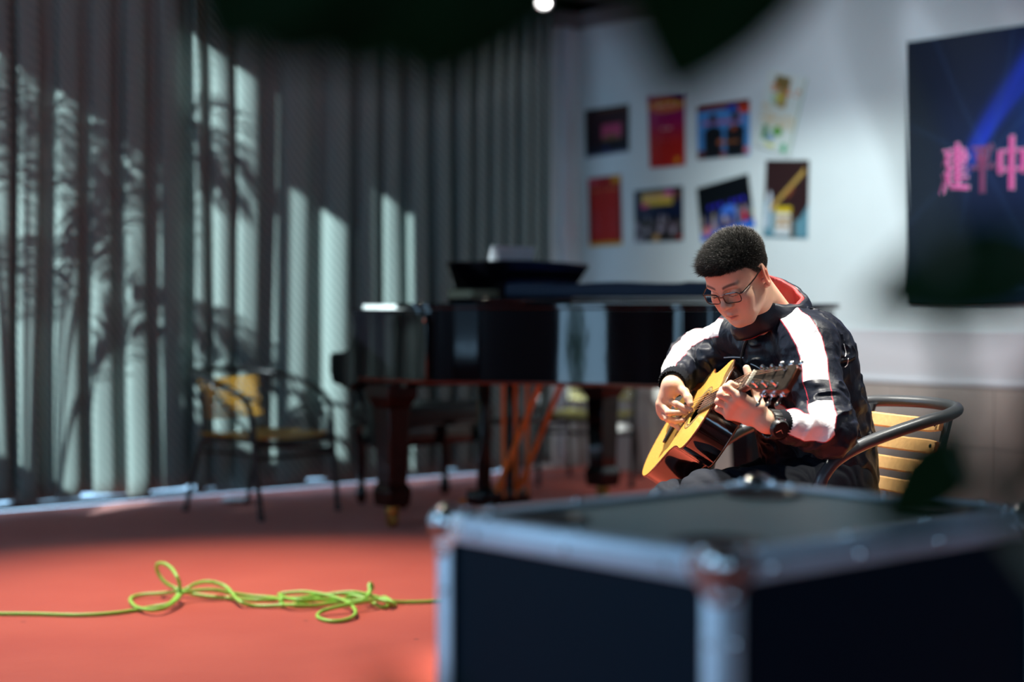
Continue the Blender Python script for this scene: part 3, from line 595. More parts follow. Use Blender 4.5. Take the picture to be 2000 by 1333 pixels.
# loose things on the piano
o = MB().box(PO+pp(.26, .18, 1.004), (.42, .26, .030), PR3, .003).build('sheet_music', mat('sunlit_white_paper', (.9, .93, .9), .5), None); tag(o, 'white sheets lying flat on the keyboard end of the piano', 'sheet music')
pages = MB(); pages.prism([(-.13, .0), (.13, .0), (.135, .22), (-.125, .22)], .010, .016, PO+pp(.66, .345, ZT+.078), PU, lean, -np.cross(PU, lean))
o = pages.build('music_book', M['white_paper'], None); tag(o, 'white music book showing above the black music desk', 'book')
o = MB().box(PO+pp(.34, .50, ZT+.030+.031), (.16, .17, .055), PR3, .004).build('book_stack', mat('beige_covers', s2l((150, 140, 112)), .6), None); 
o.name = 'book'; tag(o, 'thick beige book lying on the closed piano lid', 'book')
cv = MB(); g = np.random.default_rng(3)
prof2 = []
for i in range(28):
    s_ = i/27; prof2.append((.0+1.12*s_, .062+.012*math.sin(s_*17)*.3+.004*g.random()))
cvp = [(a, b) for a, b in prof2]
o = MB().prism([(0, 0)] + cvp + [(1.12, 0)], 0, .26, PO + pp(.44, .60, ZT+.053), nrm(PU*.42+PV*.9), UP, nrm(PU*.9-PV*.42)).build('piano_cover', mat('navy_quilted_cloth', (.006, .016, .05), .6, bump=.4, bscale=30), None, bevel=.012)
tag(o, 'long folded navy cloth cover lying on the closed piano lid', 'cover')

# ------------------------------------------------------------------ piano bench
bc = (on_floor(712, 984)+on_floor(786, 996)+on_floor(870, 966)+on_floor(945, 978))/4
BA = math.radians(45); BU = np.array([math.cos(BA), math.sin(BA), 0]); BV = np.array([math.sin(BA), -math.cos(BA), 0]); BR = np.array([BU, BV, UP]).T
bench = empty('piano_bench', bc, 'black padded piano bench with turned legs under the keyboard', 'bench')
def bp_(u, v, z): return BU*u + BV*v + UP*z
pad = []
for i, zz in enumerate((.425, .44, .475, .50, .512, .505)):
    k = (.98, 1.0, 1.0, .97, .86, .3)[i]; ring = []
    for t in np.linspace(0, 2*math.pi, 33)[:-1]:
        cu, su = math.cos(t), math.sin(t); e = .35
        ring.append(bp_(.37*k*np.sign(cu)*abs(cu)**e, .20*k*np.sign(su)*abs(su)**e, zz))
    pad.append(ring)
mb = MB(); vs = [p for r in pad for p in r]; mb.add(vs, [(i*32+j, i*32+(j+1) % 32, (i+1)*32+(j+1) % 32, (i+1)*32+j) for i in range(5) for j in range(32)] + [tuple(range(160, 192))])
mb.build('seat_pad', M['black_vinyl'], bench, angle=60)
MB().box(bp_(0, 0, .415), (.72, .38, .02), BR, .004).build('seat_frame', M['black_lacquer'], bench)
MB().box(bp_(0, 0, .355), (.62, .28, .10), BR, .004).build('apron', M['black_lacquer'], bench)
for su in (-1, 1):
    for sv in (-1, 1):
        MB().lathe([(.012, 0), (.026, .03), (.030, .06), (.022, .085), (.016, .10), (.020, .13), (.028, .30), (.030, .33), (.034, .34), (.034, .40)], bp_(su*.29, sv*.16, 0), (0, 0, 1), 14).build('leg', M['black_lacquer'], bench)
for su in (-1, 1): MB().lathe([(.012, 0), (.012, .03), (.03, .032), (.03, .05), (.01, .055)], bp_(su*.31, 0, .37), BU*su, 16).build('height_knob', M['black_lacquer'], bench)

# ================================================================== slatted armchairs
def slat(mb, p0, p1, up, out, w, th, curve, n=7, rnd=.35):
    """a curved wooden slat from p0 to p1; up: its width direction; out: face direction; curve: how far its middle sits back"""
    p0, p1, up, out = (np.asarray(q, float) for q in (p0, p1, up, out)); up = nrm(up); out = nrm(out); rows = []
    for i in range(n+1):
        s_ = i/n; c = p0*(1-s_)+p1*s_ - out*curve*(1-(2*s_-1)**2); e = 1.0
        if i in (0, n): e = .78
        h = w/2*e
        ring = [c-up*h*.8+out*th/2, c-up*h+out*0, c-up*h*.8-out*th/2, c+up*h*.8-out*th/2, c+up*h+out*0, c+up*h*.8+out*th/2]
        rows.append(ring)
    k = 6; vs = [q for r in rows for q in r]
    fs = [(i*k+j, i*k+(j+1) % k, (i+1)*k+(j+1) % k, (i+1)*k+j) for i in range(n) for j in range(k)] + [tuple(range(k-1, -1, -1)), tuple(n*k+j for j in range(k))]
    return mb.add(vs, fs)
def slat_chair(loc_, facing, label, wood, tube, r=.0135, seat_z=.43, back_n=5, back_gap=.010, scale=1.0, arm_rise=.74, ring_w=.275, ring_back=.30, brace=False, slw=.062, rr=None, front_w=.265, arm_z=.62, curve=.022):
    f = nrm([facing[0], facing[1], 0]); l = np.array([-f[1], f[0], 0])
    root = empty('slat_armchair', loc_, label, 'chair')
    def c(x, y, z): return (l*x + f*y + UP*z)*scale
    r *= scale; rr = (rr or r/scale)*scale
    # one continuous tube: front leg, arm, round back ring, other arm, other leg
    path = [(front_w, .27, 0.0), (front_w+.004, .235, .30), (front_w+.008, .215, arm_z-.10), (front_w+.01, .19, arm_z-.035), (front_w+.012, .14, arm_z+.004), (front_w+.014, .05, arm_z+.04), (ring_w, -.10, arm_z+.078), (ring_w-.03, -.20, arm_rise-.012), (ring_w-.11, -.285, arm_rise), (0, -ring_back-.02, arm_rise+.004)]
    full = path + [(-x, y, z) for (x, y, z) in path[-2::-1]]
    MB().tube(spline([c(*p) for p in full], 6), rr, 12).build('arm_tube', tube, root)
    for s_ in (-1, 1):
        MB().tube(spline([c(s_*.21, -.31, 0), c(s_*.20, -.225, .30), c(s_*.195, -.19, seat_z-.01), c(s_*.19, -.215, .58), c(s_*.185, -.262, arm_rise-.01)], 6), r*.9, 10).build('back_post', tube, root)
        MB().tube([c(s_*.21, .235, seat_z-.022), c(s_*.195, -.20, seat_z-.022)], r*.9, 8).build('seat_rail', tube, root)
        if brace: MB().tube(spline([c(s_*ring_w, -.06, arm_z+.06), c(s_*(ring_w-.01), .0, .56), c(s_*(front_w-.02), .09, .47), c(s_*.22, .16, seat_z-.01)], 6), r*.55, 8).build('arm_brace', tube, root)
        MB().tube(spline([c(s_*(front_w+.004), .235, seat_z-.09), c(s_*.235, .05, seat_z-.085), c(s_*.205, -.215, seat_z-.09)], 5), r*.7, 8).build('side_stretcher', tube, root)
    MB().tube(spline([c(-front_w, .24, seat_z-.03), c(-.12, .262, seat_z-.03), c(.12, .262, seat_z-.03), c(front_w, .24, seat_z-.03)], 5), r*.9, 8).build('front_rail', tube, root)
    MB().tube([c(-front_w, .245, seat_z-.10), c(front_w, .245, seat_z-.10)], r*.7, 8).build('front_stretcher', tube, root)
    MB().tube([c(-.197, -.20, seat_z-.022), c(.197, -.20, seat_z-.022)], r*.9, 8).build('rear_rail', tube, root)
    # seat slats and back slats, each with its screws
    ns = 6
    for i in range(ns):
        y = .215 - i*(.40/(ns-1)); hw = .225 - .004*i
        o = slat(MB(), c(-hw, y, seat_z), c(hw, y, seat_z), f, UP, .062*scale, .014*scale, .014*scale).build('seat_slat', wood, root, angle=30)
    zs0, zs1 = .475+ .0, arm_rise-.045
    step = (zs1-zs0)/(back_n-1)
    for i in range(back_n):
        z = zs1 - i*step; q = (z-seat_z)/(arm_rise-seat_z); y = -.19 + .02*0 - .072*q + .026; hw = .185+.012*q
        upd = nrm(UP*1 - f*.24); outd = nrm(f + UP*.24)
        o = slat(MB(), c(-hw, y, z), c(hw, y, z), upd, outd, (step-back_gap)*scale, .013*scale, curve*scale).build('back_slat', wood, root, angle=30)
        for s_ in (-1, 1):
            pc = c(s_*(hw-.018), y, z) + outd*(.0075-.002)*scale; MB().lathe([(.0065*scale, 0), (.006*scale, .0025*scale), (.002*scale, .004*scale)], pc, outd, 10).build('screw', M['chrome'], o)
    for (x, y) in ((front_w, .27), (-front_w, .27), (.21, -.31), (-.21, -.31)): MB().lathe([(r*1.25, 0), (r*1.25, .02)], c(x, y, .0005), (0, 0, 1), 10).build('foot_cap', M['black_vinyl'], root)
    return root
CHB = np.array([.865, 4.68, 0.0])          # the player's chair
slat_chair(CHB, (-.93, -.37), 'grey tube armchair with varnished slats that the guitarist sits on', M['slat_wood'], M['tube_grey'], r=.0125, rr=.0165, arm_rise=.75, arm_z=.645, ring_w=.29, front_w=.285, back_gap=.018, back_n=5, seat_z=.44)
ca = (on_floor(381, 997)+on_floor(512, 1021)+on_floor(655, 998)+on_floor(491, 986))/4
slat_chair(ca, (.80, -.60), 'empty dark tube armchair with yellow slats before the curtain', M['slat_wood_old'], M['tube_dark'], r=.014, arm_rise=.69, arm_z=.585, seat_z=.39, back_gap=.009, back_n=6, brace=True)
slat_chair((.47, 9.80, 0), (-.25, -1), 'half hidden olive slatted armchair behind the piano legs', M['slat_wood_pale'], M['tube_dark'], arm_rise=.70, arm_z=.60, seat_z=.40, back_gap=.006, back_n=6)

# ================================================================== cable on the carpet
CR = .0065
def cpt(x, y, h=0.0):
    """floor point seen at pixel (x, y) of the cable's shadow line, raised by h metres"""
    p = on_floor(x, y, CR); return p + UP*h
cab = [(-420, 1206), (-60, 1201), (60, 1201), (150, 1203), (205, 1200), (248, 1196), (300, 1187), (335, 1180, .004)]
# pixel path with a guess of how high each stretch lies; raised points are projected at that height
def at_h(x, y, h): return on_floor(x, y, CR+h)
path = [(-420, 1204, 0), (-60, 1200, 0), (60, 1200, 0), (150, 1202, 0), (215, 1199, 0), (262, 1193, 0), (300, 1186, .004), (330, 1180, .012), (346, 1164, .02), (351, 1145, .05), (346, 1128, .08), (334, 1110, .10), (318, 1101, .11), (306, 1105, .10), (309, 1120, .07), (322, 1138, .04), (345, 1151, .02), (372, 1160, .012), (410, 1166, .006), (452, 1169, .004),
        (500, 1173, .010), (545, 1171, .010), (590, 1168, .014), (640, 1162, .02), (690, 1158, .03), (730, 1166, .02), (756, 1174, .010), (760, 1182, .004), (748, 1187, .0), (733, 1181, .008), (718, 1172, .016), (690, 1164, .022), (655, 1160, .020), (625, 1168, .014), (600, 1176, .010), (570, 1182, .006), (530, 1184, .002), (495, 1184, .0), (470, 1177, .012), (456, 1163, .02), (444, 1149, .034), (425, 1140, .046), (402, 1137, .05), (380, 1142, .036), (362, 1152, .02),
        (340, 1157, .016), (310, 1160, .010), (280, 1162, .006), (259, 1167, .002), (255, 1175, .0), (266, 1186, .006), (290, 1192, .010), (312, 1191, .012), (330, 1184, .014), (346, 1172, .02), (356, 1160, .026), (384, 1154, .03), (420, 1153, .03), (455, 1160, .016), (490, 1165, .008), (530, 1168, .008), (550, 1173, .016), (548, 1180, .004), (570, 1183, .012), (610, 1184, .006), (640, 1180, .006), (672, 1176, .010), (708, 1172, .022), (722, 1160, .03), (721, 1145, .05), (724, 1141, .055), (727, 1150, .04), (716, 1161, .024), (700, 1166, .012), (660, 1172, .014), (610, 1172, .020), (575, 1172, .02),
        (545, 1162, .014), (585, 1157, .024), (620, 1160, .026), (655, 1168, .022), (680, 1178, .018), (694, 1193, .010), (690, 1205, .004), (670, 1213, .0), (645, 1214, .0), (625, 1209, .0), (620, 1202, .002), (632, 1194, .008), (660, 1186, .016), (700, 1178, .022), (735, 1172, .024), (757, 1177, .018), (772, 1183, .0), (765, 1176, .010), (752, 1168, .016), (745, 1170, .012), (760, 1175, .006), (790, 1177, .0), (830, 1176, 0), (870, 1174, 0), (920, 1172, 0), (1000, 1168, 0)]
pts = spline([at_h(*p) for p in path], 6)
o = MB().tube(pts, CR, 8).build('cable', mat('lime_cable', (.42, .80, .10), .4), None, angle=80)
tag(o, 'tangled lime green cable lying across the red carpet', 'cable')
# bright light patch on the carpet under the left chair, built as a white sheet
s0 = on_floor(459, 979); g = np.random.default_rng(5)
P = np.array([[s0 + np.array([(.13*(i/6-.5)), (.20*(j/5-.5)), .004+.010*g.random()]) for j in range(6)] for i in range(7)])
o = MB().grid(P).build('paper_scrap', mat('bright_paper', (.9, .92, .95), .6), None); o.modifiers.new('t', 'SOLIDIFY').thickness = .001
tag(o, 'white paper scrap on the red carpet under the empty slatted chair', 'paper')

# ================================================================== flight case in the foreground
cs = [.2538, 2.0505, .7167, .6928, .5493, .73]
KA = cs[2]; E1 = np.array([math.cos(KA), math.sin(KA), 0]); E2 = np.array([-math.sin(KA), math.cos(KA), 0]); KL, KWd, KH = cs[3], cs[4], cs[5]
K0 = np.array([cs[0], cs[1], 0]); KR = np.array([E1, E2, UP]).T
case = empty('flight_case', K0, 'large black flight case with aluminium edges and ball corners', 'case')
def kp(a, b, z): return E1*a + E2*b + UP*z
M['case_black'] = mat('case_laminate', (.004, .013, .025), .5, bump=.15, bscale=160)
M['case_top'] = mat('case_top_laminate', (.30, .36, .335), .45, bump=.12, bscale=160)  # colour lightened to carry the bright wall reflected in the top
M['dish'] = mat('dish_black', (.012, .013, .015), .4)
zb, zl = .10, .46
t_ = .02; ins = .006
for (c, s_, m_, nm) in ((kp(KL/2, ins+.005, (zb+KH)/2), (KL-.02, .01, KH-zb-.02), 'case_black', 'side_panel'), (kp(KL/2, KWd-ins-.005, (zb+KH)/2), (KL-.02, .01, KH-zb-.02), 'case_black', 'side_panel'),
                        (kp(ins+.005, KWd/2, (zb+KH)/2), (.01, KWd-.02, KH-zb-.02), 'case_black', 'end_panel'), (kp(KL-ins-.005, KWd/2, (zb+KH)/2), (.01, KWd-.02, KH-zb-.02), 'case_black', 'end_panel'),
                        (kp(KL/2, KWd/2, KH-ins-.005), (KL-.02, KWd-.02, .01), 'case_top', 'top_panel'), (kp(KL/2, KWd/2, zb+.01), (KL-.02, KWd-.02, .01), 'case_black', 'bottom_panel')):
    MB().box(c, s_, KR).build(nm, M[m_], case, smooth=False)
RIV = []
def rivet(p, parent):
    if not RIV: RIV.append(MB().sphere((0, 0, 0), .0055, 8, 5).build('rivet', M['chrome'], parent)); RIV[0].location = p; return RIV[0]
    return dup_at(RIV[0], p, parent)
def angle_bar(a, b, n1, n2, w=.034, th=.003, nm='edge_extrusion'):
    a, b = np.asarray(a), np.asarray(b); d = nrm(b-a); m = (a+b)/2; Lb = np.linalg.norm(b-a); mb = MB()
    mb.box(m + n1*(-w/2) - n2*(-.001), (Lb, w, th), np.array([d, n1, n2]).T, .001)   # plate lying in the plane facing n2
    mb.box(m + n2*(-w/2) - n1*(-.001), (Lb, w, th), np.array([d, n2, n1]).T, .001)
    mb.tube([a-(n1+n2)*.004, b-(n1+n2)*.004], .006, 8)
    e = mb.build(nm, M['aluminium'], case, angle=30)
    kq = max(2, int(Lb/.16))
    for i in range(kq):
        q = a + (b-a)*((i+.5)/kq)
        for (x, y) in ((n1, n2), (n2, n1)): rivet(q - x*w*.55 + y*.003, e)
nE1, nE2 = E1, E2
corners = {(i, j): kp(KL*i, KWd*j, 0) for i in (0, 1) for j in (0, 1)}
for z, zn in ((KH, UP), (zb, -UP)):
    angle_bar(kp(0, 0, z), kp(KL, 0, z), -E2, zn); angle_bar(kp(0, KWd, z), kp(KL, KWd, z), E2, zn); angle_bar(kp(0, 0, z), kp(0, KWd, z), -E1, zn); angle_bar(kp(KL, 0, z), kp(KL, KWd, z), E1, zn)
for i in (0, 1):
    for j in (0, 1): angle_bar(kp(KL*i, KWd*j, zb), kp(KL*i, KWd*j, KH), E1*(2*i-1), E2*(2*j-1))
for i in (0, 1):
    for j in (0, 1):
        for z, sz in ((KH, 1), (zb, -1)):
            mb = MB(); n1, n2, n3 = E1*(2*i-1), E2*(2*j-1), UP*sz; p = kp(KL*i, KWd*j, z)
            mb.sphere(p - (n1+n2+n3)*.010, .026, 14, 10)
            for (x, y, w_) in ((n1, n2, n3), (n2, n3, n1), (n3, n1, n2)):
                mb.prism([(0, 0), (.058, 0), (.058, .02), (.02, .058), (0, .058)], -.001, .004, p, -x, -y, w_)
            c = mb.build('ball_corner', M['chrome'], case, angle=40)
            for (x, y, w_) in ((n1, n2, n3), (n2, n3, n1), (n3, n1, n2)):
                for (a_, b_) in ((.046, .012), (.012, .046)): rivet(p - x*a_ - y*b_ + w_*.005, c)
for i in (0, 1):
    for j in (0, 1):
        MB().lathe([(.060, 0), (.062, .004), (.052, .004), (.044, -.003), (.01, -.003)], kp(.11+(KL-.22)*i, .11+(KWd-.22)*j, KH-.004), (0, 0, 1), 28).build('wheel_dish', M['dish'], case)
        q = kp(.10+(KL-.20)*i, .10+(KWd-.20)*j, 0)
        mb = MB(); mb.lathe([(.028, -.015), (.038, -.013), (.038, .013), (.028, .015)], q+UP*.0385, E2, 18); mb.box(q+UP*.075, (.05, .045, .05), KR, .004); mb.build('caster', M['tube_dark'], case)
for (c, s_) in ((kp(KL/2, -.003, zl), (KL-.03, .008, .03)), (kp(-.003, KWd/2, zl), (.008, KWd-.03, .03))):
    pass
M['case_black'].node_tree.nodes['Principled BSDF'].inputs['Specular IOR Level'].default_value = .10
for q, nn, ll in ((kp(KL*.5, 0, .36), -E2, E1), (kp(0, KWd*.5, .36), -E1, E2)):
    mb = MB(); mb.box(q+nn*.004, (.13, .11, .006), np.array([ll, UP, nn]).T, .002); mb.box(q+nn*.010, (.05, .06, .012), np.array([ll, UP, nn]).T, .003); mb.build('latch', M['dish'], case)

# ================================================================== plants that shade the view: broad leaves close to the lens, palm by the facade
def leaf_mesh(L_, W, fold=.25, droop=.3, n=10):
    P = np.zeros((n+1, 5, 3))
    for i in range(n+1):
        s_ = i/n; wd = W*math.sin(math.pi*min(1, s_**.8))**.8*.5 + .0005
        y = L_*s_; zc = -droop*L_*s_*s_
        for j, q in enumerate((-1, -.5, 0, .5, 1)): P[i, j] = (q*wd, y, zc + fold*abs(q)*wd)
    return P
M['leaf'] = mat('dark_green_leaf', (.0014, .014, .002), .75, noise=.2, nscale=12, spec=.12)
M['stem'] = mat('grey_green_stem', (.10, .11, .08), .6)
def frame_to(d, roll=0.0, upv=(0, 0, 1)):
    y = nrm(d); x = nrm(np.cross(y, upv)); z = np.cross(x, y); c, s_ = math.cos(roll), math.sin(roll)
    return np.array([x*c+z*s_, y, -x*s_+z*c]).T
def plant(name, base, label, stems, pot_r=.16, pot_h=.28):
    root = empty(name, base, label, 'plant'); base = np.asarray(base)
    MB().lathe([(pot_r*.72, 0), (pot_r, pot_h), (pot_r*1.06, pot_h), (pot_r*1.06, pot_h+.03), (pot_r*.93, pot_h+.03), (pot_r*.9, pot_h-.02), (.001, pot_h-.02)], (0, 0, 0), (0, 0, 1), 28).build('pot', mat('brown_pot', (.12, .05, .03), .6), root)
    for st_ in stems:
        pts = spline([np.asarray(p)-base for p in st_['path']], 8); MB().tube(pts, np.linspace(st_.get('r0', .008), st_.get('r1', .003), len(pts)), 8).build('stem', M['stem'], root)
        for (tip0, d, L_, W, roll) in st_['leaves']:
            P = leaf_mesh(L_, W) @ frame_to(d, roll).T + (np.asarray(tip0)-base)
            o = MB().grid(P).build('leaf', M['leaf'], root, fix=False, angle=80); o.modifiers.new('t', 'SOLIDIFY').thickness = .0015
    return root
def pl(px, py, D): return pix(px, py, D)
B = np.array([.62, 1.02, 0.0])
trunk = [B+UP*.25, B+np.array([-.01, -.02, .7]), B+np.array([-.03, -.06, 1.15]), B+np.array([-.10, -.12, 1.42])]
HP = math.pi/2
def lf(x0, y0, x1, y1, D, W, roll=HP): return (pl(x0, y0, D), pl(x1, y1, D-.01)-pl(x0, y0, D), float(np.linalg.norm(pl(x1, y1, D-.01)-pl(x0, y0, D))), W, roll)
stems = [
 dict(path=trunk + [pl(1900, -260, .85)+UP*.02], r0=.014, r1=.008, leaves=[]),
 dict(path=[trunk[3], pl(1850, -420, .84), pl(1500, -330, .78), pl(1250, -260, .74), pl(980, -220, .72), pl(560, -200, .70)], r0=.006, r1=.003, leaves=[
    lf(1420, -330, 1375, 175, 1.0, .135, HP-.3), lf(1000, -200, 905, 165, .98, .090, HP+.2), lf(950, -200, 800, 150, .97, .10, HP-.2), lf(880, -210, 680, 140, .96, .10, HP+.1),
    lf(740, -200, 540, 125, .96, .10, HP+.15), lf(600, -200, 410, 95, .95, .095, HP)]),
 dict(path=[trunk[2], pl(2220, 480, .88), pl(2060, 470, .84), pl(1985, 505, .82)], r0=.005, r1=.0025, leaves=[lf(2080, 500, 1700, 566, .96, .062, HP-.3)]),
 dict(path=[trunk[1], pl(2300, 1100, .95), pl(2150, 830, .92), pl(2030, 700, .90)], r0=.005, r1=.0025, leaves=[lf(2085, 640, 2030, 1060, .96, .050, HP)]),
 dict(path=[trunk[0], pl(2350, 1400, .95), pl(1990, 1010, .90), pl(1900, 860, .9)], r0=.004, r1=.002, leaves=[lf(1890, 830, 1735, 1060, .98, .058, HP)]),
 dict(path=[trunk[3], pl(2020, -260, .9), pl(1780, -120, .9), pl(1700, 60, .92), pl(1790, 300, .94), pl(1850, 520, .94)], r0=.0055, r1=.005, leaves=[]),
 dict(path=[pl(1780, -120, .9), pl(1900, 60, .92), pl(1930, 240, .95)], r0=.004, r1=.003, leaves=[]),
 dict(path=[trunk[1], pl(2240, 1300, 1.0), pl(1950, 990, 1.0), pl(1880, 800, 1.0), pl(1840, 600, 1.0)], r0=.007, r1=.006, leaves=[]),
 dict(path=[trunk[0], pl(1500, 1760, .9), pl(1000, 1560, .82), pl(900, 1450, .80)], r0=.004, r1=.002, leaves=[lf(940, 1470, 690, 1335, .86, .036, HP)]),
]
plant('potted_plant', B, 'dark broad leaved potted plant with drooping stems beside the flight case', stems)
# tall palm beyond the left edge of the view, between the facade windows and the curtain
PB = np.array([-3.47, 5.98, 0.0])
palm = empty('potted_palm', PB, 'tall potted palm whose feathery fronds shade the grey curtain', 'plant')
MB().lathe([(.20, 0), (.26, .38), (.28, .38), (.28, .42), (.24, .42), (.23, .36), (.001, .36)], (0, 0, 0), (0, 0, 1), 28).build('pot', mat('dark_pot', (.05, .045, .04), .5), palm)
g = np.random.default_rng(12); M['palm'] = mat('palm_leaf', (.03, .10, .02), .5)
for k in range(13):
    az = 2*math.pi*k/13*2.4 + .3*g.random(); lean_ = .14+.24*g.random(); h = 1.35+1.40*g.random()
    d = np.array([math.cos(az), math.sin(az), 0]); b0 = d*.06 + UP*.38
    pth = spline([b0, b0+UP*h*.5+d*lean_*.18, b0+UP*h*.86+d*lean_*.5, b0+UP*h+d*lean_*.95, b0+UP*(h-.08)+d*lean_*1.35, b0+UP*(h-.34)+d*lean_*1.75], 10)
    MB().tube(pth, np.linspace(.009, .002, len(pth)), 5).build('frond_stem', M['palm'], palm)
    lf = MB(); tg = np.gradient(pth, axis=0); side = nrm(np.cross(d, UP))
    for i in range(18, len(pth)-1):
        t = nrm(tg[i]); q = (i-18)/(len(pth)-19); ll = .36*math.sin(math.pi*(.12+.80*q))**.7
        for s_ in (-1, 1):
            for sub in (0,):
                p = pth[i]*(1-sub)+pth[i+1]*sub; dd = nrm(side*s_*.85 + t*.65 - UP*.10 + g.normal(0, .05, 3)); w_ = nrm(np.cross(dd, UP)); wv = .010
                lf.add([p, p+dd*ll*.35+w_*wv-UP*.004, p+dd*ll*.75+w_*wv*.8-UP*ll*.07, p+dd*ll-UP*ll*.18, p+dd*ll*.75-w_*wv*.8-UP*ll*.07, p+dd*ll*.35-w_*wv-UP*.004], [(0, 1, 2, 3, 4, 5)])
    o = lf.build('frond', M['palm'], palm, smooth=False, fix=False); o['kind'] = 'stuff'

# ================================================================== acoustic guitar (t: to the headstock, l: to the bass side, n: out of the soundboard)
GT = np.array([.1783, -.9617, .2083]); GL_ = np.array([.5136, .2715, .814]); GN = np.array([-.8393, -.0382, .5423])
GT = nrm(GT); GL_ = nrm(GL_ - GT*np.dot(GL_, GT)); GN = np.cross(GT, GL_); GN = GN if GN[0] < 0 else -GN
GO = np.array([.5037, 4.6199, .75])
def gw(t, l, n=0.0): return GO + GT*t + GL_*l + GN*n
guitar = empty('acoustic_guitar', GO, 'steel string acoustic guitar with a yellow top and dark glossy sides in the guitarist\'s lap', 'guitar')
def gp(t, l, n=0.0): return GT*t + GL_*l + GN*n
half = [(-.345, .0), (-.342, .045), (-.332, .088), (-.310, .130), (-.275, .165), (-.235, .185), (-.195, .191), (-.155, .183), (-.115, .160), (-.078, .134), (-.045, .122), (-.015, .120), (.02, .127), (.055, .138), (.085, .139), (.115, .126), (.138, .098), (.150, .062), (.155, .030), (.155, .0)]
hs = spline(half, 4); outl = np.concatenate([hs, (hs*np.array([1, -1]))[-2:0:-1]])
M['rosewood'] = mat('glossy_rosewood_side', (.010, .0035, .0028), .10, noise=.7, nscale=14, stretch=(1, 6, 1), coat=.8)
M['spruce'] = mat('spruce_top', s2l((236, 176, 84)), .22, noise=.10, nscale=60, stretch=(6, .6, 6), coat=.5)
M['binding'] = mat('brown_binding', (.16, .045, .012), .25, coat=.4)
M['rosewood_dark'] = mat('dark_fretboard', (.03, .018, .013), .4, noise=.3, nscale=40)
M['mahogany'] = mat('mahogany_neck', (.13, .035, .014), .3, coat=.3)
M['string'] = mat('string_wire', (.82, .74, .58), .22, 1.0); M['bone'] = mat('bone_white', (.72, .68, .54), .4)
m = len(outl); dep = lambda t: -.105 + .018*np.clip((t+.1)/.255, 0, 1)
mb = MB(); vs = [gp(p[0], p[1], -.001) for p in outl] + [gp(p[0], p[1], dep(p[0])) for p in outl]
mb.add(vs, [(i, (i+1) % m, m+(i+1) % m, m+i) for i in range(m)] + [tuple(range(m, 2*m))]); mb.build('body', M['rosewood'], guitar, angle=30)
# soundboard: rings from the soundhole to the outline
A = np.linspace(0, 2*math.pi, 161)[:-1]; rings = []
ox, oy = outl[:, 0], outl[:, 1]; oa = np.unwrap(np.arctan2(oy, ox)); rr_ = np.hypot(ox, oy); order = np.argsort(np.mod(oa, 2*math.pi))
ro = np.interp(A, np.mod(oa, 2*math.pi)[order], rr_[order], period=2*math.pi)
for q in (0, .12, .35, .65, 1.0):
    r_ = .050*(1-q) + ro*q; rings.append([gp(r*math.cos(a), r*math.sin(a), .0015) for a, r in zip(A, r_)])
k = len(A); vs = [p for r in rings for p in r]; vs += [gp(.050*math.cos(a), .050*math.sin(a), -.003) for a in A]
fs = [(i*k+j, i*k+(j+1) % k, (i+1)*k+(j+1) % k, (i+1)*k+j) for i in range(4) for j in range(k)] + [(j, (j+1) % k, 5*k+(j+1) % k, 5*k+j) for j in range(k)]
MB().add(vs, fs).build('soundboard', M['spruce'], guitar, angle=40)
for nn, dn in (('binding', 0), ('binding', 1)):
    MB().tube([gp(p[0]*1.0, p[1], (-.001 if dn == 0 else dep(p[0])+.001)) for p in outl], .0028, 6, closed=True).build('binding', M['binding'], guitar, angle=80)
MB().box(gp(.150, -.030, -.048), (.004, .006, .088), np.array([GT, GL_, GN]).T).build('heel_binding', M['binding'], guitar)
# near-black disc for the shade inside the soundhole, rosette rings
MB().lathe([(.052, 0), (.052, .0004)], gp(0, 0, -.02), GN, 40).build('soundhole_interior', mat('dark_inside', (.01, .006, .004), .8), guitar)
for r0, r1, mm in ((.0535, .0565, 'rosewood_dark'), (.0585, .0635, 'bone'), (.0655, .0675, 'rosewood_dark')):
    vs = [gp(r*math.cos(a), r*math.sin(a), .0019) for r in (r0, r1) for a in A]
    MB().add(vs, [(j, (j+1) % k, k+(j+1) % k, k+j) for j in range(k)]).build('rosette_ring', M[mm] if mm != 'bone' else mat('rosette_olive', (.22, .20, .08), .4), guitar, angle=80)
MB().prism([(-.17, -.085), (-.165, -.02), (-.165, .02), (-.17, .085), (-.185, .088), (-.205, .03), (-.205, -.03), (-.185, -.088)], .0015, .0095, (0, 0, 0), GT, GL_, GN).build('bridge', M['rosewood_dark'], guitar, bevel=.002)
MB().box(gp(-.178, 0, .0115), (.003, .074, .006), np.array([GT, GL_, GN]).T).build('saddle', M['bone'], guitar)
# neck, fretboard, frets, nut
def nw(t): return .0215 + (.0275-.0215)*np.clip((.465-t)/.415, 0, 1.1)
mb = MB(); rows = []
for t in np.linspace(.140, .470, 12):
    w_ = nw(t); d_ = .016+.005*(.465-t)/.33
    rows.append([gp(t, w_*math.cos(a), .0008 - d_*math.sin(a)**.8) for a in np.linspace(0, math.pi, 13)])
mb.grid(rows); mb.add(rows[0], [tuple(range(13))]); mb.add(rows[-1], [tuple(range(12, -1, -1))]); mb.build('neck', M['mahogany'], guitar, angle=60)
mb = MB(); mb.prism([(.152, -.03), (.152, .03), (.185, .012), (.185, -.012)], -.088, -.002, (0, 0, 0), GT, GL_, GN); mb.build('neck_heel', M['mahogany'], guitar, bevel=.004)
MB().prism([(.048, -nw(.048)), (.465, -.0215), (.465, .0215), (.048, nw(.048))], .0017, .0072, (0, 0, 0), GT, GL_, GN).build('fretboard', M['rosewood_dark'], guitar)
fr = MB(); SCALE = .643
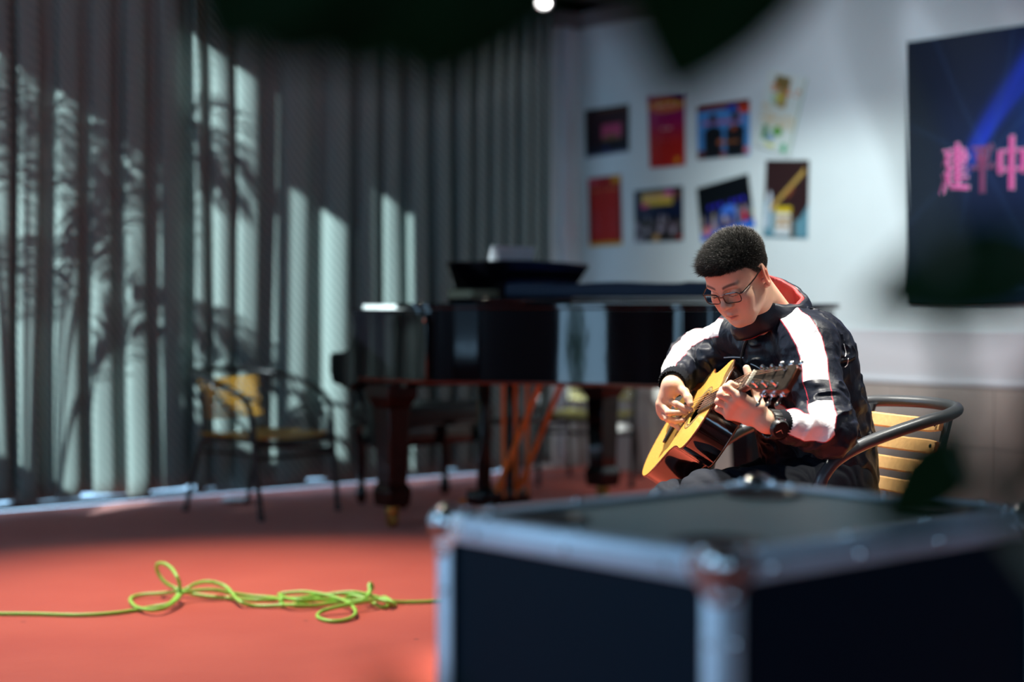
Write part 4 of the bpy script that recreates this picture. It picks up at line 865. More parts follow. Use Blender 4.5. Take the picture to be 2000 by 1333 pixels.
for i in range(1, 21):
    t = .465 - SCALE*(1-2**(-i/12.)); w_ = nw(t)
    if t > .05: fr.tube([gp(t, -w_, .0075), gp(t, w_, .0075)], .0012, 5)
f_ = fr.build('frets', M['chrome'], guitar); f_.name = 'fret_wire'; f_['kind'] = 'stuff'
for i in (3, 5, 7, 9):
    t = .465 - SCALE*(1-2**(-(i-.5)/12.)); MB().lathe([(.003, 0), (.003, .0003)], gp(t, 0, .0072), GN, 12).build('fret_marker', M['bone'], guitar)
MB().box(gp(.467, 0, .0060), (.006, .044, .0115), np.array([GT, GL_, GN]).T, .001).build('nut', M['bone'], guitar)
# headstock, tilted back, with six tuners
ta = math.radians(15); HT = GT*math.cos(ta) - GN*math.sin(ta); HN = GN*math.cos(ta) + GT*math.sin(ta); HO = gp(.468, 0, .003)
def hp(a, l, n=0.0): return HO + HT*a + GL_*l + HN*n
MB().prism([(0, -.022), (.03, -.030), (.165, -.037), (.175, -.030), (.178, 0), (.175, .030), (.165, .037), (.03, .030), (0, .022)], -.0155, 0, HO, HT, GL_, HN).build('headstock', M['mahogany'], guitar, bevel=.002)
MB().prism([(0.002, -.021), (.03, -.029), (.164, -.036), (.174, -.029), (.177, 0), (.174, .029), (.164, .036), (.03, .029), (.002, .021)], 0.0, .0018, HO, HT, GL_, HN).build('headstock_face', mat('headstock_veneer', (.016, .011, .008), .8, spec=.05, noise=.3), guitar)
posts = []
for s_ in (1, -1):
    for i in range(3):
        a = .048+.044*i; l = s_*.023; posts.append((a, l, s_))
        tn = MB(); tn.lathe([(.0062, 0), (.0062, .004), (.0045, .004), (.0045, .016), (.0055, .017), (.004, .019)], hp(a, l, .0018), HN, 12)
        tn.box(hp(a, s_*.026, -.0225), (.024, .022, .012), np.array([HT, GL_, HN]).T, .003)
        tn.tube([hp(a, s_*.035, -.022), hp(a, s_*.052, -.022)], .003, 8)
        t_o = tn.build('tuner', M['chrome'], guitar)
        MB().sphere(hp(a, s_*.059, -.022), (.0035, .0095, .0085), 12, 8, np.array([HN, HT, GL_]).T).build('tuner_button', M['chrome'] if s_ > 0 else mat('smoky_button', (.12, .11, .10), .2, .8), t_o)
order_l = [(posts[0], .0175), (posts[1], .0105), (posts[2], .0035), (posts[5], -.0035), (posts[4], -.0105), (posts[3], -.0175)]
for i, ((a, l, s_), ln) in enumerate(order_l):
    r_ = (.0007, .00062, .00055, .0005, .00042, .00038)[i]*1.25
    MB().tube([gp(-.178, ln*1.5, .0145), gp(.467, ln, .0122), hp(a, l - s_*.0045, .010)], r_, 6).build('string', M['string'], guitar)

# ================================================================== signed distance modelling
import openvdb as vdb
def vnoise(p, seed=0):
    i = np.floor(p).astype(np.int32); f = (p-i).astype(np.float32); f = f*f*(3-2*f)
    def h(dx, dy, dz):
        x = i[..., 0]+dx; y = i[..., 1]+dy; z = i[..., 2]+dz
        n = (x*374761393 + y*668265263 + z*2147483647 + seed*974711).astype(np.int64) & 0x7fffffff
        n = (n ^ (n >> 13))*1274126177 & 0x7fffffff; n = n ^ (n >> 16)
        return (n & 0xffff).astype(np.float32)/65535.
    x0 = h(0,0,0)*(1-f[...,0])+h(1,0,0)*f[...,0]; x1 = h(0,1,0)*(1-f[...,0])+h(1,1,0)*f[...,0]
    x2 = h(0,0,1)*(1-f[...,0])+h(1,0,1)*f[...,0]; x3 = h(0,1,1)*(1-f[...,0])+h(1,1,1)*f[...,0]
    a = x0*(1-f[...,1])+x1*f[...,1]; b = x2*(1-f[...,1])+x3*f[...,1]
    return a*(1-f[...,2])+b*f[...,2]
def ln(v): return np.sqrt((v*v).sum(-1))
class Pr:   # a primitive: distance function, bounding sphere, operation, blend
    def __init__(s, fn, c, r, op='u', k=.01): s.fn, s.c, s.r, s.op, s.k = fn, np.asarray(c, float), r, op, k
def capsule(a, b, ra, rb, op='u', k=.01):
    a = np.asarray(a, np.float32); b = np.asarray(b, np.float32); d = b-a; dd = float(d@d)+1e-12
    def fn(p):
        q = p-a; t = np.clip(q@d/dd, 0, 1); return ln(q-t[..., None]*d) - (ra+(rb-ra)*t)
    return Pr(fn, (a+b)/2, math.sqrt(dd)/2+max(ra, rb), op, k)
def ellipsoid(c, r, R=None, op='u', k=.01):
    c = np.asarray(c, np.float32); r = np.asarray(r, np.float32); R = np.eye(3, dtype=np.float32) if R is None else np.asarray(R, np.float32)
    def fn(p):
        q = (p-c)@R; k0 = ln(q/r); k1 = ln(q/(r*r))+1e-9; return k0*(k0-1)/k1
    return Pr(fn, c, float(r.max()), op, k)
def loft(nodes, lat, op='u', k=.02):
    """nodes: (centre, half width along lat, half depth)"""
    C = np.array([n_[0] for n_ in nodes], np.float32); A = np.array([n_[1] for n_ in nodes], np.float32); Bd = np.array([n_[2] for n_ in nodes], np.float32); lat = np.asarray(lat, np.float32)
    def fn(p):
        best = None
        for i in range(len(C)-1):
            d = C[i+1]-C[i]; dd = float(d@d); q = p-C[i]; t = np.clip(q@d/dd, 0, 1); e = q-t[..., None]*d
            ax = d/math.sqrt(dd); x = e@lat; y = e@np.cross(ax, lat).astype(np.float32); z = e@ax
            a = A[i]+(A[i+1]-A[i])*t; b = Bd[i]+(Bd[i+1]-Bd[i])*t; c = np.minimum(a, b)
            k0 = np.sqrt((x/a)**2+(y/b)**2+(z/c)**2); k1 = np.sqrt((x/a/a)**2+(y/b/b)**2+(z/c/c)**2)+1e-6
            dv = np.where(k0 < 1e-4, -c, k0*(k0-1)/k1); best = dv if best is None else np.minimum(best, dv)
        return best
    c0 = C.mean(0); return Pr(fn, c0, float(ln(C-c0).max()+max(A.max(), Bd.max())), op, k)
def smin(a, b, k):
    h = np.maximum(k-np.abs(a-b), 0)/k; return np.minimum(a, b) - h*h*k*.25
def smax(a, b, k): return -smin(-a, -b, k)
def sdf_eval(prims, P, centers=None, rad=0.0):
    """P: (nblocks, m, 3); only primitives whose sphere reaches a block touch it"""
    D = np.full(P.shape[:2], 1.0, np.float32)
    for pr in prims:
        if centers is None: act = slice(None); Pa = P
        else:
            act = np.nonzero(ln(centers-pr.c) - pr.r < rad + pr.k + .012)[0]
            if len(act) == 0: continue
            Pa = P[act]
        if pr.op == 'disp': D[act] = pr.fn(Pa, D[act]); continue
        d = pr.fn(Pa).astype(np.float32)
        D[act] = smin(D[act], d, pr.k) if pr.op == 'u' else smax(D[act], -d, pr.k)
    return D
def sdf_mesh(prims, h, slack=1.5, pad=.02):
    B = 16; us = [p for p in prims if p.op == 'u']
    lo = np.min([p.c-p.r for p in us], 0)-pad; hi = np.max([p.c+p.r for p in us], 0)+pad
    i0 = np.floor(lo/h/B).astype(int); i1 = np.ceil(hi/h/B).astype(int)
    I = np.stack(np.meshgrid(*[np.arange(a, b) for a, b in zip(i0, i1)], indexing='ij'), -1).reshape(-1, 3)
    cen = ((I*B + (B-1)/2.)*h).astype(np.float32); rad = B*h*.5*math.sqrt(3)
    keep = np.zeros(len(I), bool)
    for p in us: keep |= ln(cen-p.c)-p.r < rad+.02
    I = I[keep]; cen = cen[keep]
    d0 = sdf_eval(prims, cen[:, None, :], cen, rad)[:, 0]
    near = np.abs(d0) < rad*slack; inside = (d0 < 0) & ~near
    grid = vdb.FloatGrid(3*h); full = np.full((B, B, B), -3*h, np.float32)
    for ijk in I[inside]: grid.copyFromArray(full, ijk=tuple(int(x) for x in ijk*B))
    off = np.stack(np.meshgrid(*[np.arange(B)]*3, indexing='ij'), -1).reshape(-1, 3)
    In = I[near]; cn = cen[near]
    for s0 in range(0, len(In), 256):
        J = In[s0:s0+256]; P = ((J[:, None, :]*B + off[None])*h).astype(np.float32)
        D = np.clip(sdf_eval(prims, P, cn[s0:s0+256], rad), -3*h, 3*h).reshape(-1, B, B, B)
        for j, dd in zip(J, D): grid.copyFromArray(np.ascontiguousarray(dd), ijk=tuple(int(x) for x in j*B))
    pts, tris, quads = grid.convertToPolygons(0.0, 0.0)
    return np.asarray(pts, np.float32)*h, np.asarray(tris), np.asarray(quads)
def mesh_obj(name, pts, tris, quads, mat_, parent=None, origin=(0, 0, 0), relax=0):
    me = bpy.data.meshes.new(name); f = [tuple(q[::-1]) for q in quads.tolist()] + [tuple(t[::-1]) for t in tris.tolist()]
    me.from_pydata((pts-np.asarray(origin, np.float32)).tolist(), [], f); me.materials.append(mat_); me.shade_smooth()
    # make sure the normals point outwards
    bm = bmesh.new(); bm.from_mesh(me); vol = bm.calc_volume(signed=True)
    if vol < 0: bmesh.ops.reverse_faces(bm, faces=bm.faces)
    for _ in range(relax): bmesh.ops.smooth_vert(bm, verts=bm.verts, factor=.5, use_axis_x=True, use_axis_y=True, use_axis_z=True)
    bm.to_mesh(me); bm.free()
    o = bpy.data.objects.new(name, me); COL.objects.link(o)
    if parent is not None: o.parent = parent
    return o
def set_color(o, name, rgb):
    ca = o.data.color_attributes.new(name, 'FLOAT_COLOR', 'POINT'); ca.data.foreach_set('color', np.concatenate([rgb, np.ones((len(rgb), 1))], 1).astype(np.float32).ravel())
def verts_of(o):
    a = np.zeros(len(o.data.vertices)*3, np.float32); o.data.vertices.foreach_get('co', a); return a.reshape(-1, 3)
def normals_of(o):
    a = np.zeros(len(o.data.vertices)*3, np.float32); o.data.vertex_normals.foreach_get('vector', a); return a.reshape(-1, 3)

# ================================================================== the guitarist
def plane_t(px, py, t): return on_plane(px, py, GO + GT*t, GT)
LAT = nrm([.60, -.80, 0]); FWD = nrm([-.80, -.60, 0])
PEL = np.array([.835, 4.69, .53]); NECKB = pix(1512, 612, 4.62)
SHL = pix(1578, 684, 4.48); SHR = pix(1442, 664, 4.76)
ELL = pix(1618, 840, 4.31); WRL = plane_t(1500, 828, .385)
ELR = pix(1352, 700, 4.97); WRR = plane_t(1312, 752, -.10)
ROOT = np.array([.835, 4.69, 0.0])
person = empty('person', ROOT, 'young man with short black hair bent over a guitar in a navy and white jacket', 'person')

# ---- head frame
HO_ = pix(1445, 547, 4.50); yaw = math.radians(42.6); pt = math.radians(33.0); rl = math.radians(-4.0); HS = .0096
F0 = np.array([-math.sin(yaw), -math.cos(yaw), 0]); L0 = np.array([math.cos(yaw), -math.sin(yaw), 0])
HF = F0*math.cos(pt) - UP*math.sin(pt); HU = UP*math.cos(pt) + F0*math.sin(pt); HL = L0
HL, HU = HL*math.cos(rl) - HU*math.sin(rl), HU*math.cos(rl) + HL*math.sin(rl)
HR = np.array([HL, HF, HU]).T           # local (left, forward, up) in cm * HS -> world
def hd(x, y, z): return HO_ + HR@(np.array([x, y, z])*HS)
def hell(c, r, op='u', k=1.0, R=None): return ellipsoid(hd(*c), np.array(r)*HS, HR if R is None else HR@R, op, k*HS)
def hcap(a, b, ra, rb, op='u', k=1.0): return capsule(hd(*a), hd(*b), ra*HS, rb*HS, op, k*HS)
def rotm(ax, deg): return np.array(Matrix.Rotation(math.radians(deg), 3, ax))
def both(fn, c, *a, **k):
    out = []
    for s_ in (1, -1): out.append(fn(s_, *a, **k))
    return out
head = [hell((0, -1.2, 4.0), (7.5, 9.3, 8.4)), hell((0, 3.0, 4.6), (6.6, 6.0, 6.0), k=2.0), hell((0, 2.4, -2.4), (6.0, 6.0, 6.8), k=2.0),
        hell((0, 5.6, -8.6), (3.4, 2.9, 2.3), k=2.2), hell((0, 4.6, -5.8), (4.4, 4.0, 4.0), k=1.5)]
for s_ in (1, -1):
    head += [hcap((s_*5.5, -.2, -4.4), (s_*2.6, 5.4, -9.0), 1.0, 1.2, k=2.0), hell((s_*4.4, 5.6, -2.0), (2.2, 2.0, 2.0), k=2.0), hell((s_*3.5, 5.5, -4.8), (2.3, 2.2, 2.8), k=2.0),
             hcap((s_*1.3, 8.5, 2.6), (s_*4.6, 7.3, 2.9), .75, .7, k=1.3)]
for s_ in (1, -1): head.append(hell((s_*3.2, 9.6, .85), (1.9, 1.5, 1.25), 's', 1.1))
for s_ in (1, -1):
    head += [hell((s_*3.15, 7.25, .70), (1.55, 1.35, 1.25), k=.5),              # lidded eyeball
             hcap((s_*1.7, 8.35, .17), (s_*3.2, 8.72, -.03), .17, .20, k=.22), hcap((s_*3.2, 8.72, -.03), (s_*4.6, 8.0, .20), .20, .16, k=.22)]   # lower edge of the upper lid
head += [hcap((0, 8.2, 2.4), (0, 9.9, -1.7), .55, .85, k=1.5), hell((0, 10.1, -2.2), (1.05, 1.05, .95), k=.9), hcap((0, 9.0, -3.0), (0, 10.3, -2.7), .5, .45, k=.6)]
for s_ in (1, -1): head += [hell((s_*1.25, 9.1, -2.55), (.80, .95, .75), k=.6), hell((s_*.62, 9.55, -3.35), (.33, .5, .30), 's', .25)]
head += [hell((0, 7.5, -5.4), (2.7, 1.7, 1.6), k=1.2)]                              # mouth mound
head += [hcap((-1.9, 8.35, -5.75), (-.5, 9.25, -5.45), .22, .38, k=.4), hcap((-.5, 9.25, -5.45), (.5, 9.25, -5.45), .38, .38, k=.4), hcap((.5, 9.25, -5.45), (1.9, 8.35, -5.75), .38, .22, k=.4),
         hcap((-1.7, 8.3, -6.1), (0, 9.05, -6.65), .25, .50, k=.4), hcap((0, 9.05, -6.65), (1.7, 8.3, -6.1), .50, .25, k=.4),
         hcap((-2.3, 8.35, -5.95), (0, 9.75, -6.03), .10, .12, 's', .25), hcap((0, 9.75, -6.03), (2.3, 8.35, -5.95), .12, .10, 's', .25),
         hell((0, 9.1, -7.7), (1.6, .7, .5), 's', .9), hell((0, 7.2, -8.9), (1.7, 1.5, 1.5), k=1.2)]
for s_ in (1, -1):   # ears
    Re = rotm('Z', -s_*30)@rotm('X', 12)
    head += [hell((s_*8.1, -1.2, .15), (.70, 2.0, 3.25), k=.5, R=Re), hell((s_*8.92, -.8, .45), (.45, 1.15, 2.0), 's', .45, R=Re), hell((s_*7.8, .35, -.6), (.5, .55, .7), k=.4), hell((s_*7.6, -.3, -2.5), (.6, .9, .8), k=.5)]
    head += [hcap((s_*8.45, -1.6, 1.5), (s_*8.35, -1.3, -1.2), .22, .25, k=.35)]
nb = NECKB
head += [capsule(hd(0, -1.6, -4.5), nb - UP*.02, .050, .052, k=.03), capsule(hd(0, -3.5, -2.0), nb - UP*.02, .044, .050, k=.03)]
# ---- hands: joints as (pixel x, pixel y, position along the guitar neck)
def hand(wr, joints, thumb, fr, palm_r=.0125):
    out = []; J = [[plane_t(*q) for q in f] for f in joints]; T = [plane_t(*q) for q in thumb]
    for i, f in enumerate(J):
        r0 = fr[i]; rad = [r0*1.08, r0, r0*.92, r0*.82]
        out.append(capsule(wr*.8+f[0]*.2, f[0], palm_r*1.1, palm_r*.95, k=.014))
        for a in range(3): out.append(capsule(f[a], f[a+1], rad[a], rad[a+1], k=.004))
        out.append(ellipsoid(f[1], np.full(3, rad[1]*1.07), k=.003))
    for a, b in zip(J[:-1], J[1:]): out.append(capsule(a[0], b[0], palm_r*.85, palm_r*.85, k=.010)); out.append(capsule(a[0]*.5+wr*.5, b[0]*.5+wr*.5, palm_r, palm_r, k=.014))
    out.append(capsule(wr*.75+T[0]*.25, T[0], .0145, .0145, k=.016)); rt = [.0135, .0116, .0108, .0092]
    for a in range(3): out.append(capsule(T[a], T[a+1], rt[a], rt[a+1], k=.006))
    out.append(capsule(T[0], J[0][0], .011, .010, k=.014))
    return out, J, T
LJ = [[(1446, 776, .392), (1418, 757, .388), (1427, 750, .384), (1438, 754, .384)], [(1434, 786, .372), (1407, 772, .366), (1411, 762, .360), (1424, 764, .358)],
      [(1427, 798, .354), (1403, 785, .346), (1407, 775, .338), (1418, 773, .336)], [(1424, 811, .338), (1403, 799, .328), (1405, 789, .320), (1412, 782, .318)]]
LT = [(1484, 797, .398), (1478, 766, .388), (1465, 741, .374), (1458, 720, .366)]
RJ = [[(1297, 778, -.115), (1321, 790, -.080), (1338, 797, -.066), (1350, 801, -.058)], [(1291, 790, -.118), (1306, 807, -.086), (1326, 806, -.078), (1340, 806, -.072)],
      [(1292, 802, -.122), (1304, 819, -.092), (1321, 822, -.084), (1336, 821, -.074)], [(1297, 812, -.126), (1314, 828, -.096), (1324, 835, -.090), (1332, 843, -.084)]]
RT = [(1323, 757, -.100), (1337, 766, -.070), (1344, 778, -.054), (1348, 789, -.046)]
handL, JL, TL_ = hand(WRL, LJ, LT, (.0088, .0090, .0086, .0078)); handR, JR, TR_ = hand(WRR, RJ, RT, (.0085, .0088, .0084, .0074))
def nail(tip, prev, side):
    d = nrm(tip-prev); s_ = nrm(side - d*np.dot(side, d)); return ellipsoid(tip - d*.002 + s_*.0065, (.0055, .0020, .0045), np.array([d, s_, np.cross(d, s_)]).T, 'u', .001)
foreL = capsule(ELL, WRL, .038, .026, k=.02); foreR = capsule(ELR, WRR, .038, .026, k=.02)
body = head + handL + handR + [foreL, foreR, capsule(SHL, ELL, .045, .04, k=.02), capsule(SHR, ELR, .045, .04, k=.02)]
LFW = nrm([-.90, -.43, 0]); LLT = nrm([.43, -.90, 0])
HPR, HPL = PEL - LLT*.09, PEL + LLT*.09
KNR = pix(1314, 992, 4.61); KNL = PEL + LLT*.10 + LFW*.42 + UP*.0
ANR = np.array([KNR[0]+.06, KNR[1]+.02, .09]); ANL = np.array([KNL[0]+.07, KNL[1]+.02, .09])
tors = [(PEL, .125, .09), (PEL+UP*.14, .12, .09), (np.array([.79, 4.665, .82]), .12, .09), (np.array([.745, 4.645, .90]), .10, .07), (nb-UP*.06, .05, .05)]
body += [loft(tors, LAT, k=.03), capsule(nb-UP*.09, SHL, .035, .035, k=.03), capsule(nb-UP*.09, SHR, .035, .035, k=.03)]
for h_, k_, a_ in ((HPR, KNR, ANR), (HPL, KNL, ANL)):
    body += [capsule(h_, k_, .072, .052, k=.03), capsule(k_, a_, .050, .034, k=.02), capsule(a_, a_+LFW*.13-UP*.045, .034, .026, k=.02)]
pts, tr, qu = sdf_mesh(body, .0022)
M['skin'] = mat('skin', (.6, .4, .3), .48, attr='skin', spec=.35, sss=.12, bump=.05, bscale=300)
bo = mesh_obj('body', pts, tr, qu, M['skin'], person, ROOT)
V = verts_of(bo) + ROOT.astype(np.float32); q = (V-HO_)@HR/HS                          # head coordinates in cm
col = np.tile(np.array([.62, .375, .26]), (len(V), 1))
def blend(mask, c, a=1.0):
    global col
    m_ = np.clip(mask, 0, 1)[:, None]*a; col = col*(1-m_)+np.array(c)*m_
x, y, z = q[:, 0], q[:, 1], q[:, 2]; ax_ = np.abs(x)
inhead = (ln(q*np.array([1, .9, .75])) < 13.5)
def gs(cx_, cy_, cz_, r): return np.exp(-(((ax_-cx_)**2+(y-cy_)**2+(z-cz_)**2)/r**2))
blend(gs(4.6, 7.0, -2.6, 2.6)*.6*inhead, (.58, .24, .17)); blend(gs(0, 10.6, -2.2, 1.3)*.5*inhead, (.56, .25, .18)); blend(gs(8.1, -.9, .2, 3.0)*.9*inhead, (.72, .22, .14))  # last blend reddens the ears for light glowing through them
lip = (y > 7.6)*np.clip(1.0-np.abs(ax_-0)/2.1, 0, 1)**.5*np.exp(-((z+6.05)/.72)**4)*inhead; blend(lip*.85, (.46, .14, .12))
blend(np.exp(-((z+6.03-.00*ax_)/.12)**2)*(y > 7.8)*(ax_ < 2.1)*inhead*.8, (.14, .035, .03))
blend(np.exp(-((z+4.6)/.8)**2)*(y > 7.2)*(ax_ < 2.4)*inhead*.22, (.20, .15, .13))                                    # faint moustache
brow = np.exp(-((z-(2.45+.42*ax_-.065*(ax_-.8)**2)) / .40)**4)*(y > 5)*(ax_ > 1.0)*(ax_ < 5.6)*np.clip((ax_-.9)*2, 0, 1)*np.clip((5.6-ax_), 0, 1)*inhead; blend(brow*.8, (.028, .017, .013))
lash = np.exp(-((z-(.05+.10*(ax_-3.1)**2*.6-.0)) / .17)**2)*(y > 6.8)*(ax_ > 1.5)*(ax_ < 4.9)*inhead; blend(lash*.95, (.03, .016, .012))
blend(np.exp(-((z-(-.30+.09*(ax_-3.1)**2)) / .16)**2)*(y > 6.8)*(ax_ > 1.8)*(ax_ < 4.5)*inhead*.35, (.42, .20, .16))
blend(np.exp(-((ax_-.62)**2+(z+3.35)**2)/.14)*(y > 8.3)*inhead*.8, (.08, .025, .02))
# scalp under the hair, thinning towards temples and nape
hl = np.where(y > 3, np.minimum(7.1 - .02*ax_**2, 5.1+1.1*(y-3)), np.where(y > .4, 1.9+3.2*np.clip((y-.4)/2.6, 0, 1), np.where(y > -3.5, 2.3, 1.0-.0*y)))
hairm = np.clip((z-hl)/1.5+.38, 0, 1)*inhead; earm = (ax_ > 7.45)*(y > -3.4)*(y < 1.0)*(z < 3.6)
hairm = hairm*(1-earm); blend(hairm*.93, (.016, .014, .011))
knuck = np.zeros(len(V))
for J in (JL, JR):
    for f in J:
        for jp, rr2 in ((f[0], .010), (f[1], .008), (f[3], .008)): knuck = np.maximum(knuck, np.exp(-(ln(V-jp)**2)/(rr2*1.3)**2))
blend(knuck*.45, (.58, .22, .15))
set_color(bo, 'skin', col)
# fingernails
nm = MB()
def nail_on(tip, prev, towards):
    d = nrm(tip-prev); s_ = nrm(towards - d*np.dot(towards, d)); nm.sphere(tip - d*.001 + s_*.0066, (.0062, .0018, .0048), 10, 6, np.array([d, s_, np.cross(d, s_)]).T)
nail_on(TR_[3], TR_[2], np.array([-.35, -.9, .3])); nail_on(TL_[3], TL_[2], np.array([.8, -.2, .4]))
for f in JR[:1]: nail_on(f[3], f[2], np.array([.1, -.9, .5]))
nm.v = [tuple(np.array(v)-ROOT) for v in nm.v]; o = nm.build('fingernail', mat('nail_pink', (.66, .40, .32), .25), person); o['kind'] = 'stuff'

# ---- hair: short strands over a dark cap
rngh = np.random.default_rng(4); N_ = normals_of(bo); cand = np.nonzero(hairm > .25)[0]
pick = rngh.choice(cand, 30000, replace=True); hv = []; hf = []
Vh = V[pick] + rngh.normal(0, .0009, (len(pick), 3)); Nh = N_[pick]; qh = q[pick]
top = np.clip((qh[:, 2]-4.2)/4.5, 0, 1); front = np.clip((qh[:, 1]-1)/6, 0, 1)
Lh = (.0035+.019*top**1.0 + .010*top*front)*(.65+.75*rngh.random(len(pick)))*np.clip(hairm[pick]*1.3, .4, 1)
dirn = Nh*(.55+.45*(1-front*top))[:, None] + (HF*1.0)[None]*(.15+.75*front*top)[:, None] + (HU*.30)[None]*top[:, None] - (HU*.5)[None]*((1-top)*.5)[:, None] + rngh.normal(0, .24, (len(pick), 3)); dirn /= ln(dirn)[:, None]
side_ = np.cross(dirn, rngh.normal(0, 1, (len(pick), 3))); side_ /= ln(side_)[:, None]; s2 = np.cross(dirn, side_)
wd = .00048
b0 = Vh - Nh*.001; mid = Vh + dirn*(Lh*.55)[:, None]; tip = mid + (dirn*.8 + HF[None]*.35*top[:, None] + rngh.normal(0, .14, (len(pick), 3)))*(Lh*.5)[:, None]
hv = np.stack([b0+side_*wd, b0-side_*wd*.5+s2*wd*.87, b0-side_*wd*.5-s2*wd*.87, mid+side_*wd*.8, mid-side_*wd*.4+s2*wd*.7, mid-side_*wd*.4-s2*wd*.7, tip], 1).reshape(-1, 3)
base = (np.arange(len(pick))*7)[:, None]
fq = np.concatenate([base+np.array([0, 1, 4, 3]), base+np.array([1, 2, 5, 4]), base+np.array([2, 0, 3, 5])]); ft = np.concatenate([base+np.array([3, 4, 6]), base+np.array([4, 5, 6]), base+np.array([5, 3, 6])])
me = bpy.data.meshes.new('hair'); me.from_pydata((hv-ROOT).tolist(), [], fq.tolist()+ft.tolist()); M['hair'] = mat('black_hair', (.012, .010, .007), .45, spec=.4); me.materials.append(M['hair']); me.shade_smooth()
ho = bpy.data.objects.new('hair', me); COL.objects.link(ho); ho.parent = person; ho['kind'] = 'stuff'
# soft dark cap that gives the crop its volume
cap = [hell((0, -1.2, 4.4), (7.2, 9.0, 8.7)), hell((0, 3.2, 5.6), (5.9, 5.7, 5.5), k=2.0)]
cut = [hell((0, 9.5, 1.2), (12, 6.0, 5.3), 's', .6), hell((0, 0, -5.0), (22, 22, 10.2), 's', .6)]
cp_, ct, cq = sdf_mesh(cap+cut, .003); co = mesh_obj('hair_cap', cp_, ct, cq, M['hair'], person, ROOT)

# ---- jacket
def limb_s(p, chain):
    """position along a chain of points (metres) and distance off its axis"""
    best = None; s_out = None; acc = 0.0
    for a, b in zip(chain[:-1], chain[1:]):
        a = np.asarray(a, np.float32); d = np.asarray(b, np.float32)-a; L_ = math.sqrt(float(d@d)); t = np.clip((p-a)@d/(L_*L_), 0, 1); e = ln(p-a-t[..., None]*d)
        if best is None: best = e; s_out = t*L_
        else: m_ = e < best; s_out = np.where(m_, acc+t*L_, s_out); best = np.where(m_, e, best)
        acc += L_
    return s_out, best
CUL = WRL + nrm(ELL-WRL)*.075; CUR = WRR + nrm(ELR-WRR)*.080
SLL = SHL + UP*.012; SLR = SHR + UP*.012
jk = [loft([(PEL+np.array([.008, 0, -.035]), .165, .140), (PEL+np.array([.0, .0, .12]), .168, .138), (np.array([.785, 4.66, .83]), .168, .128), (np.array([.748, 4.64, .905]), .142, .095), (np.array([.722, 4.63, .935]), .098, .062)], LAT, k=.03),
      capsule(NECKB-UP*.085+LAT*.03, SLL, .050, .066, k=.05), capsule(NECKB-UP*.085-LAT*.03, SLR, .050, .060, k=.05),
      capsule(NECKB-UP*.032+LAT*.07, SLL+UP*.002, .048, .062, k=.04), ellipsoid(pix(1600, 690, 4.60), (.085, .085, .10), k=.06), capsule(NECKB-UP*.05-LAT*.09, SLR, .036, .05, k=.04),
      capsule(SLL, ELL, .070, .064, k=.035), capsule(ELL, CUL, .062, .044, k=.03),
      capsule(SLR, ELR, .060, .060, k=.03), capsule(ELR, CUR, .060, .047, k=.025),
      ellipsoid(pix(1362, 668, 4.92), (.034, .05, .032), k=.012), ellipsoid(pix(1400, 715, 4.84), (.060, .08, .058), k=.04), ellipsoid(pix(1385, 695, 4.80), (.04, .05, .035), k=.012)
      ]
chL = [SLL, ELL, CUL]; chR = [SLR, ELR, CUR]; LA = float(np.linalg.norm(ELL-SLL)); LB = float(np.linalg.norm(CUL-ELL)); RA = float(np.linalg.norm(ELR-SLR))
def folds(p, D):
    sl, el = limb_s(p, chL); sr, er = limb_s(p, chR)
    n1 = vnoise(p*14, 1); n2 = vnoise(p*np.array([30, 30, 30], np.float32), 2)
    wl = np.exp(-((sl-LA)/.11)**2)+np.exp(-((sl-LA-LB+.03)/.05)**2)+.35; wr = np.exp(-((sr-RA)/.09)**2)+np.exp(-((sr-RA-.16)/.06)**2)+.3
    inl = np.clip(1-(el-.08)/.03, 0, 1); inr = np.clip(1-(er-.085)/.03, 0, 1)
    wp = np.stack([n1, n2, 1-n1], -1)*np.float32(1.6)
    def ridge(q, sd): r = 1-np.abs(2*vnoise(q+wp, sd)-1); return r*r
    axl = nrm(ELL-SLL).astype(np.float32); 
    ql = p*np.float32(9) + (sl*26)[..., None]*np.array([.5, .3, .8], np.float32); qr = p*np.float32(9) + (sr*28)[..., None]*np.array([.4, .7, .5], np.float32)
    d = (ridge(ql, 11)-.35)*.011*np.clip(wl, 0, 1)*inl + (ridge(qr, 12)-.35)*.012*np.clip(wr, 0, 1)*inr*(1-inl)
    # torso: soft drags fanning from the shoulders and the lap
    qt = p@np.array([[16, 0, 3], [0, 16, 3], [4, -4, 7]], np.float32)
    d = d + (ridge(qt, 13)-.35)*.011*(1-inl)*(1-inr) + (ridge(p*np.float32(26), 14)-.3)*.0028
    return D - d - (n2-.5)*.0025
jk.append(Pr(folds, jk[0].c, 2.0, 'disp'))
jp, jt, jq = sdf_mesh(jk, .0034, slack=1.8)
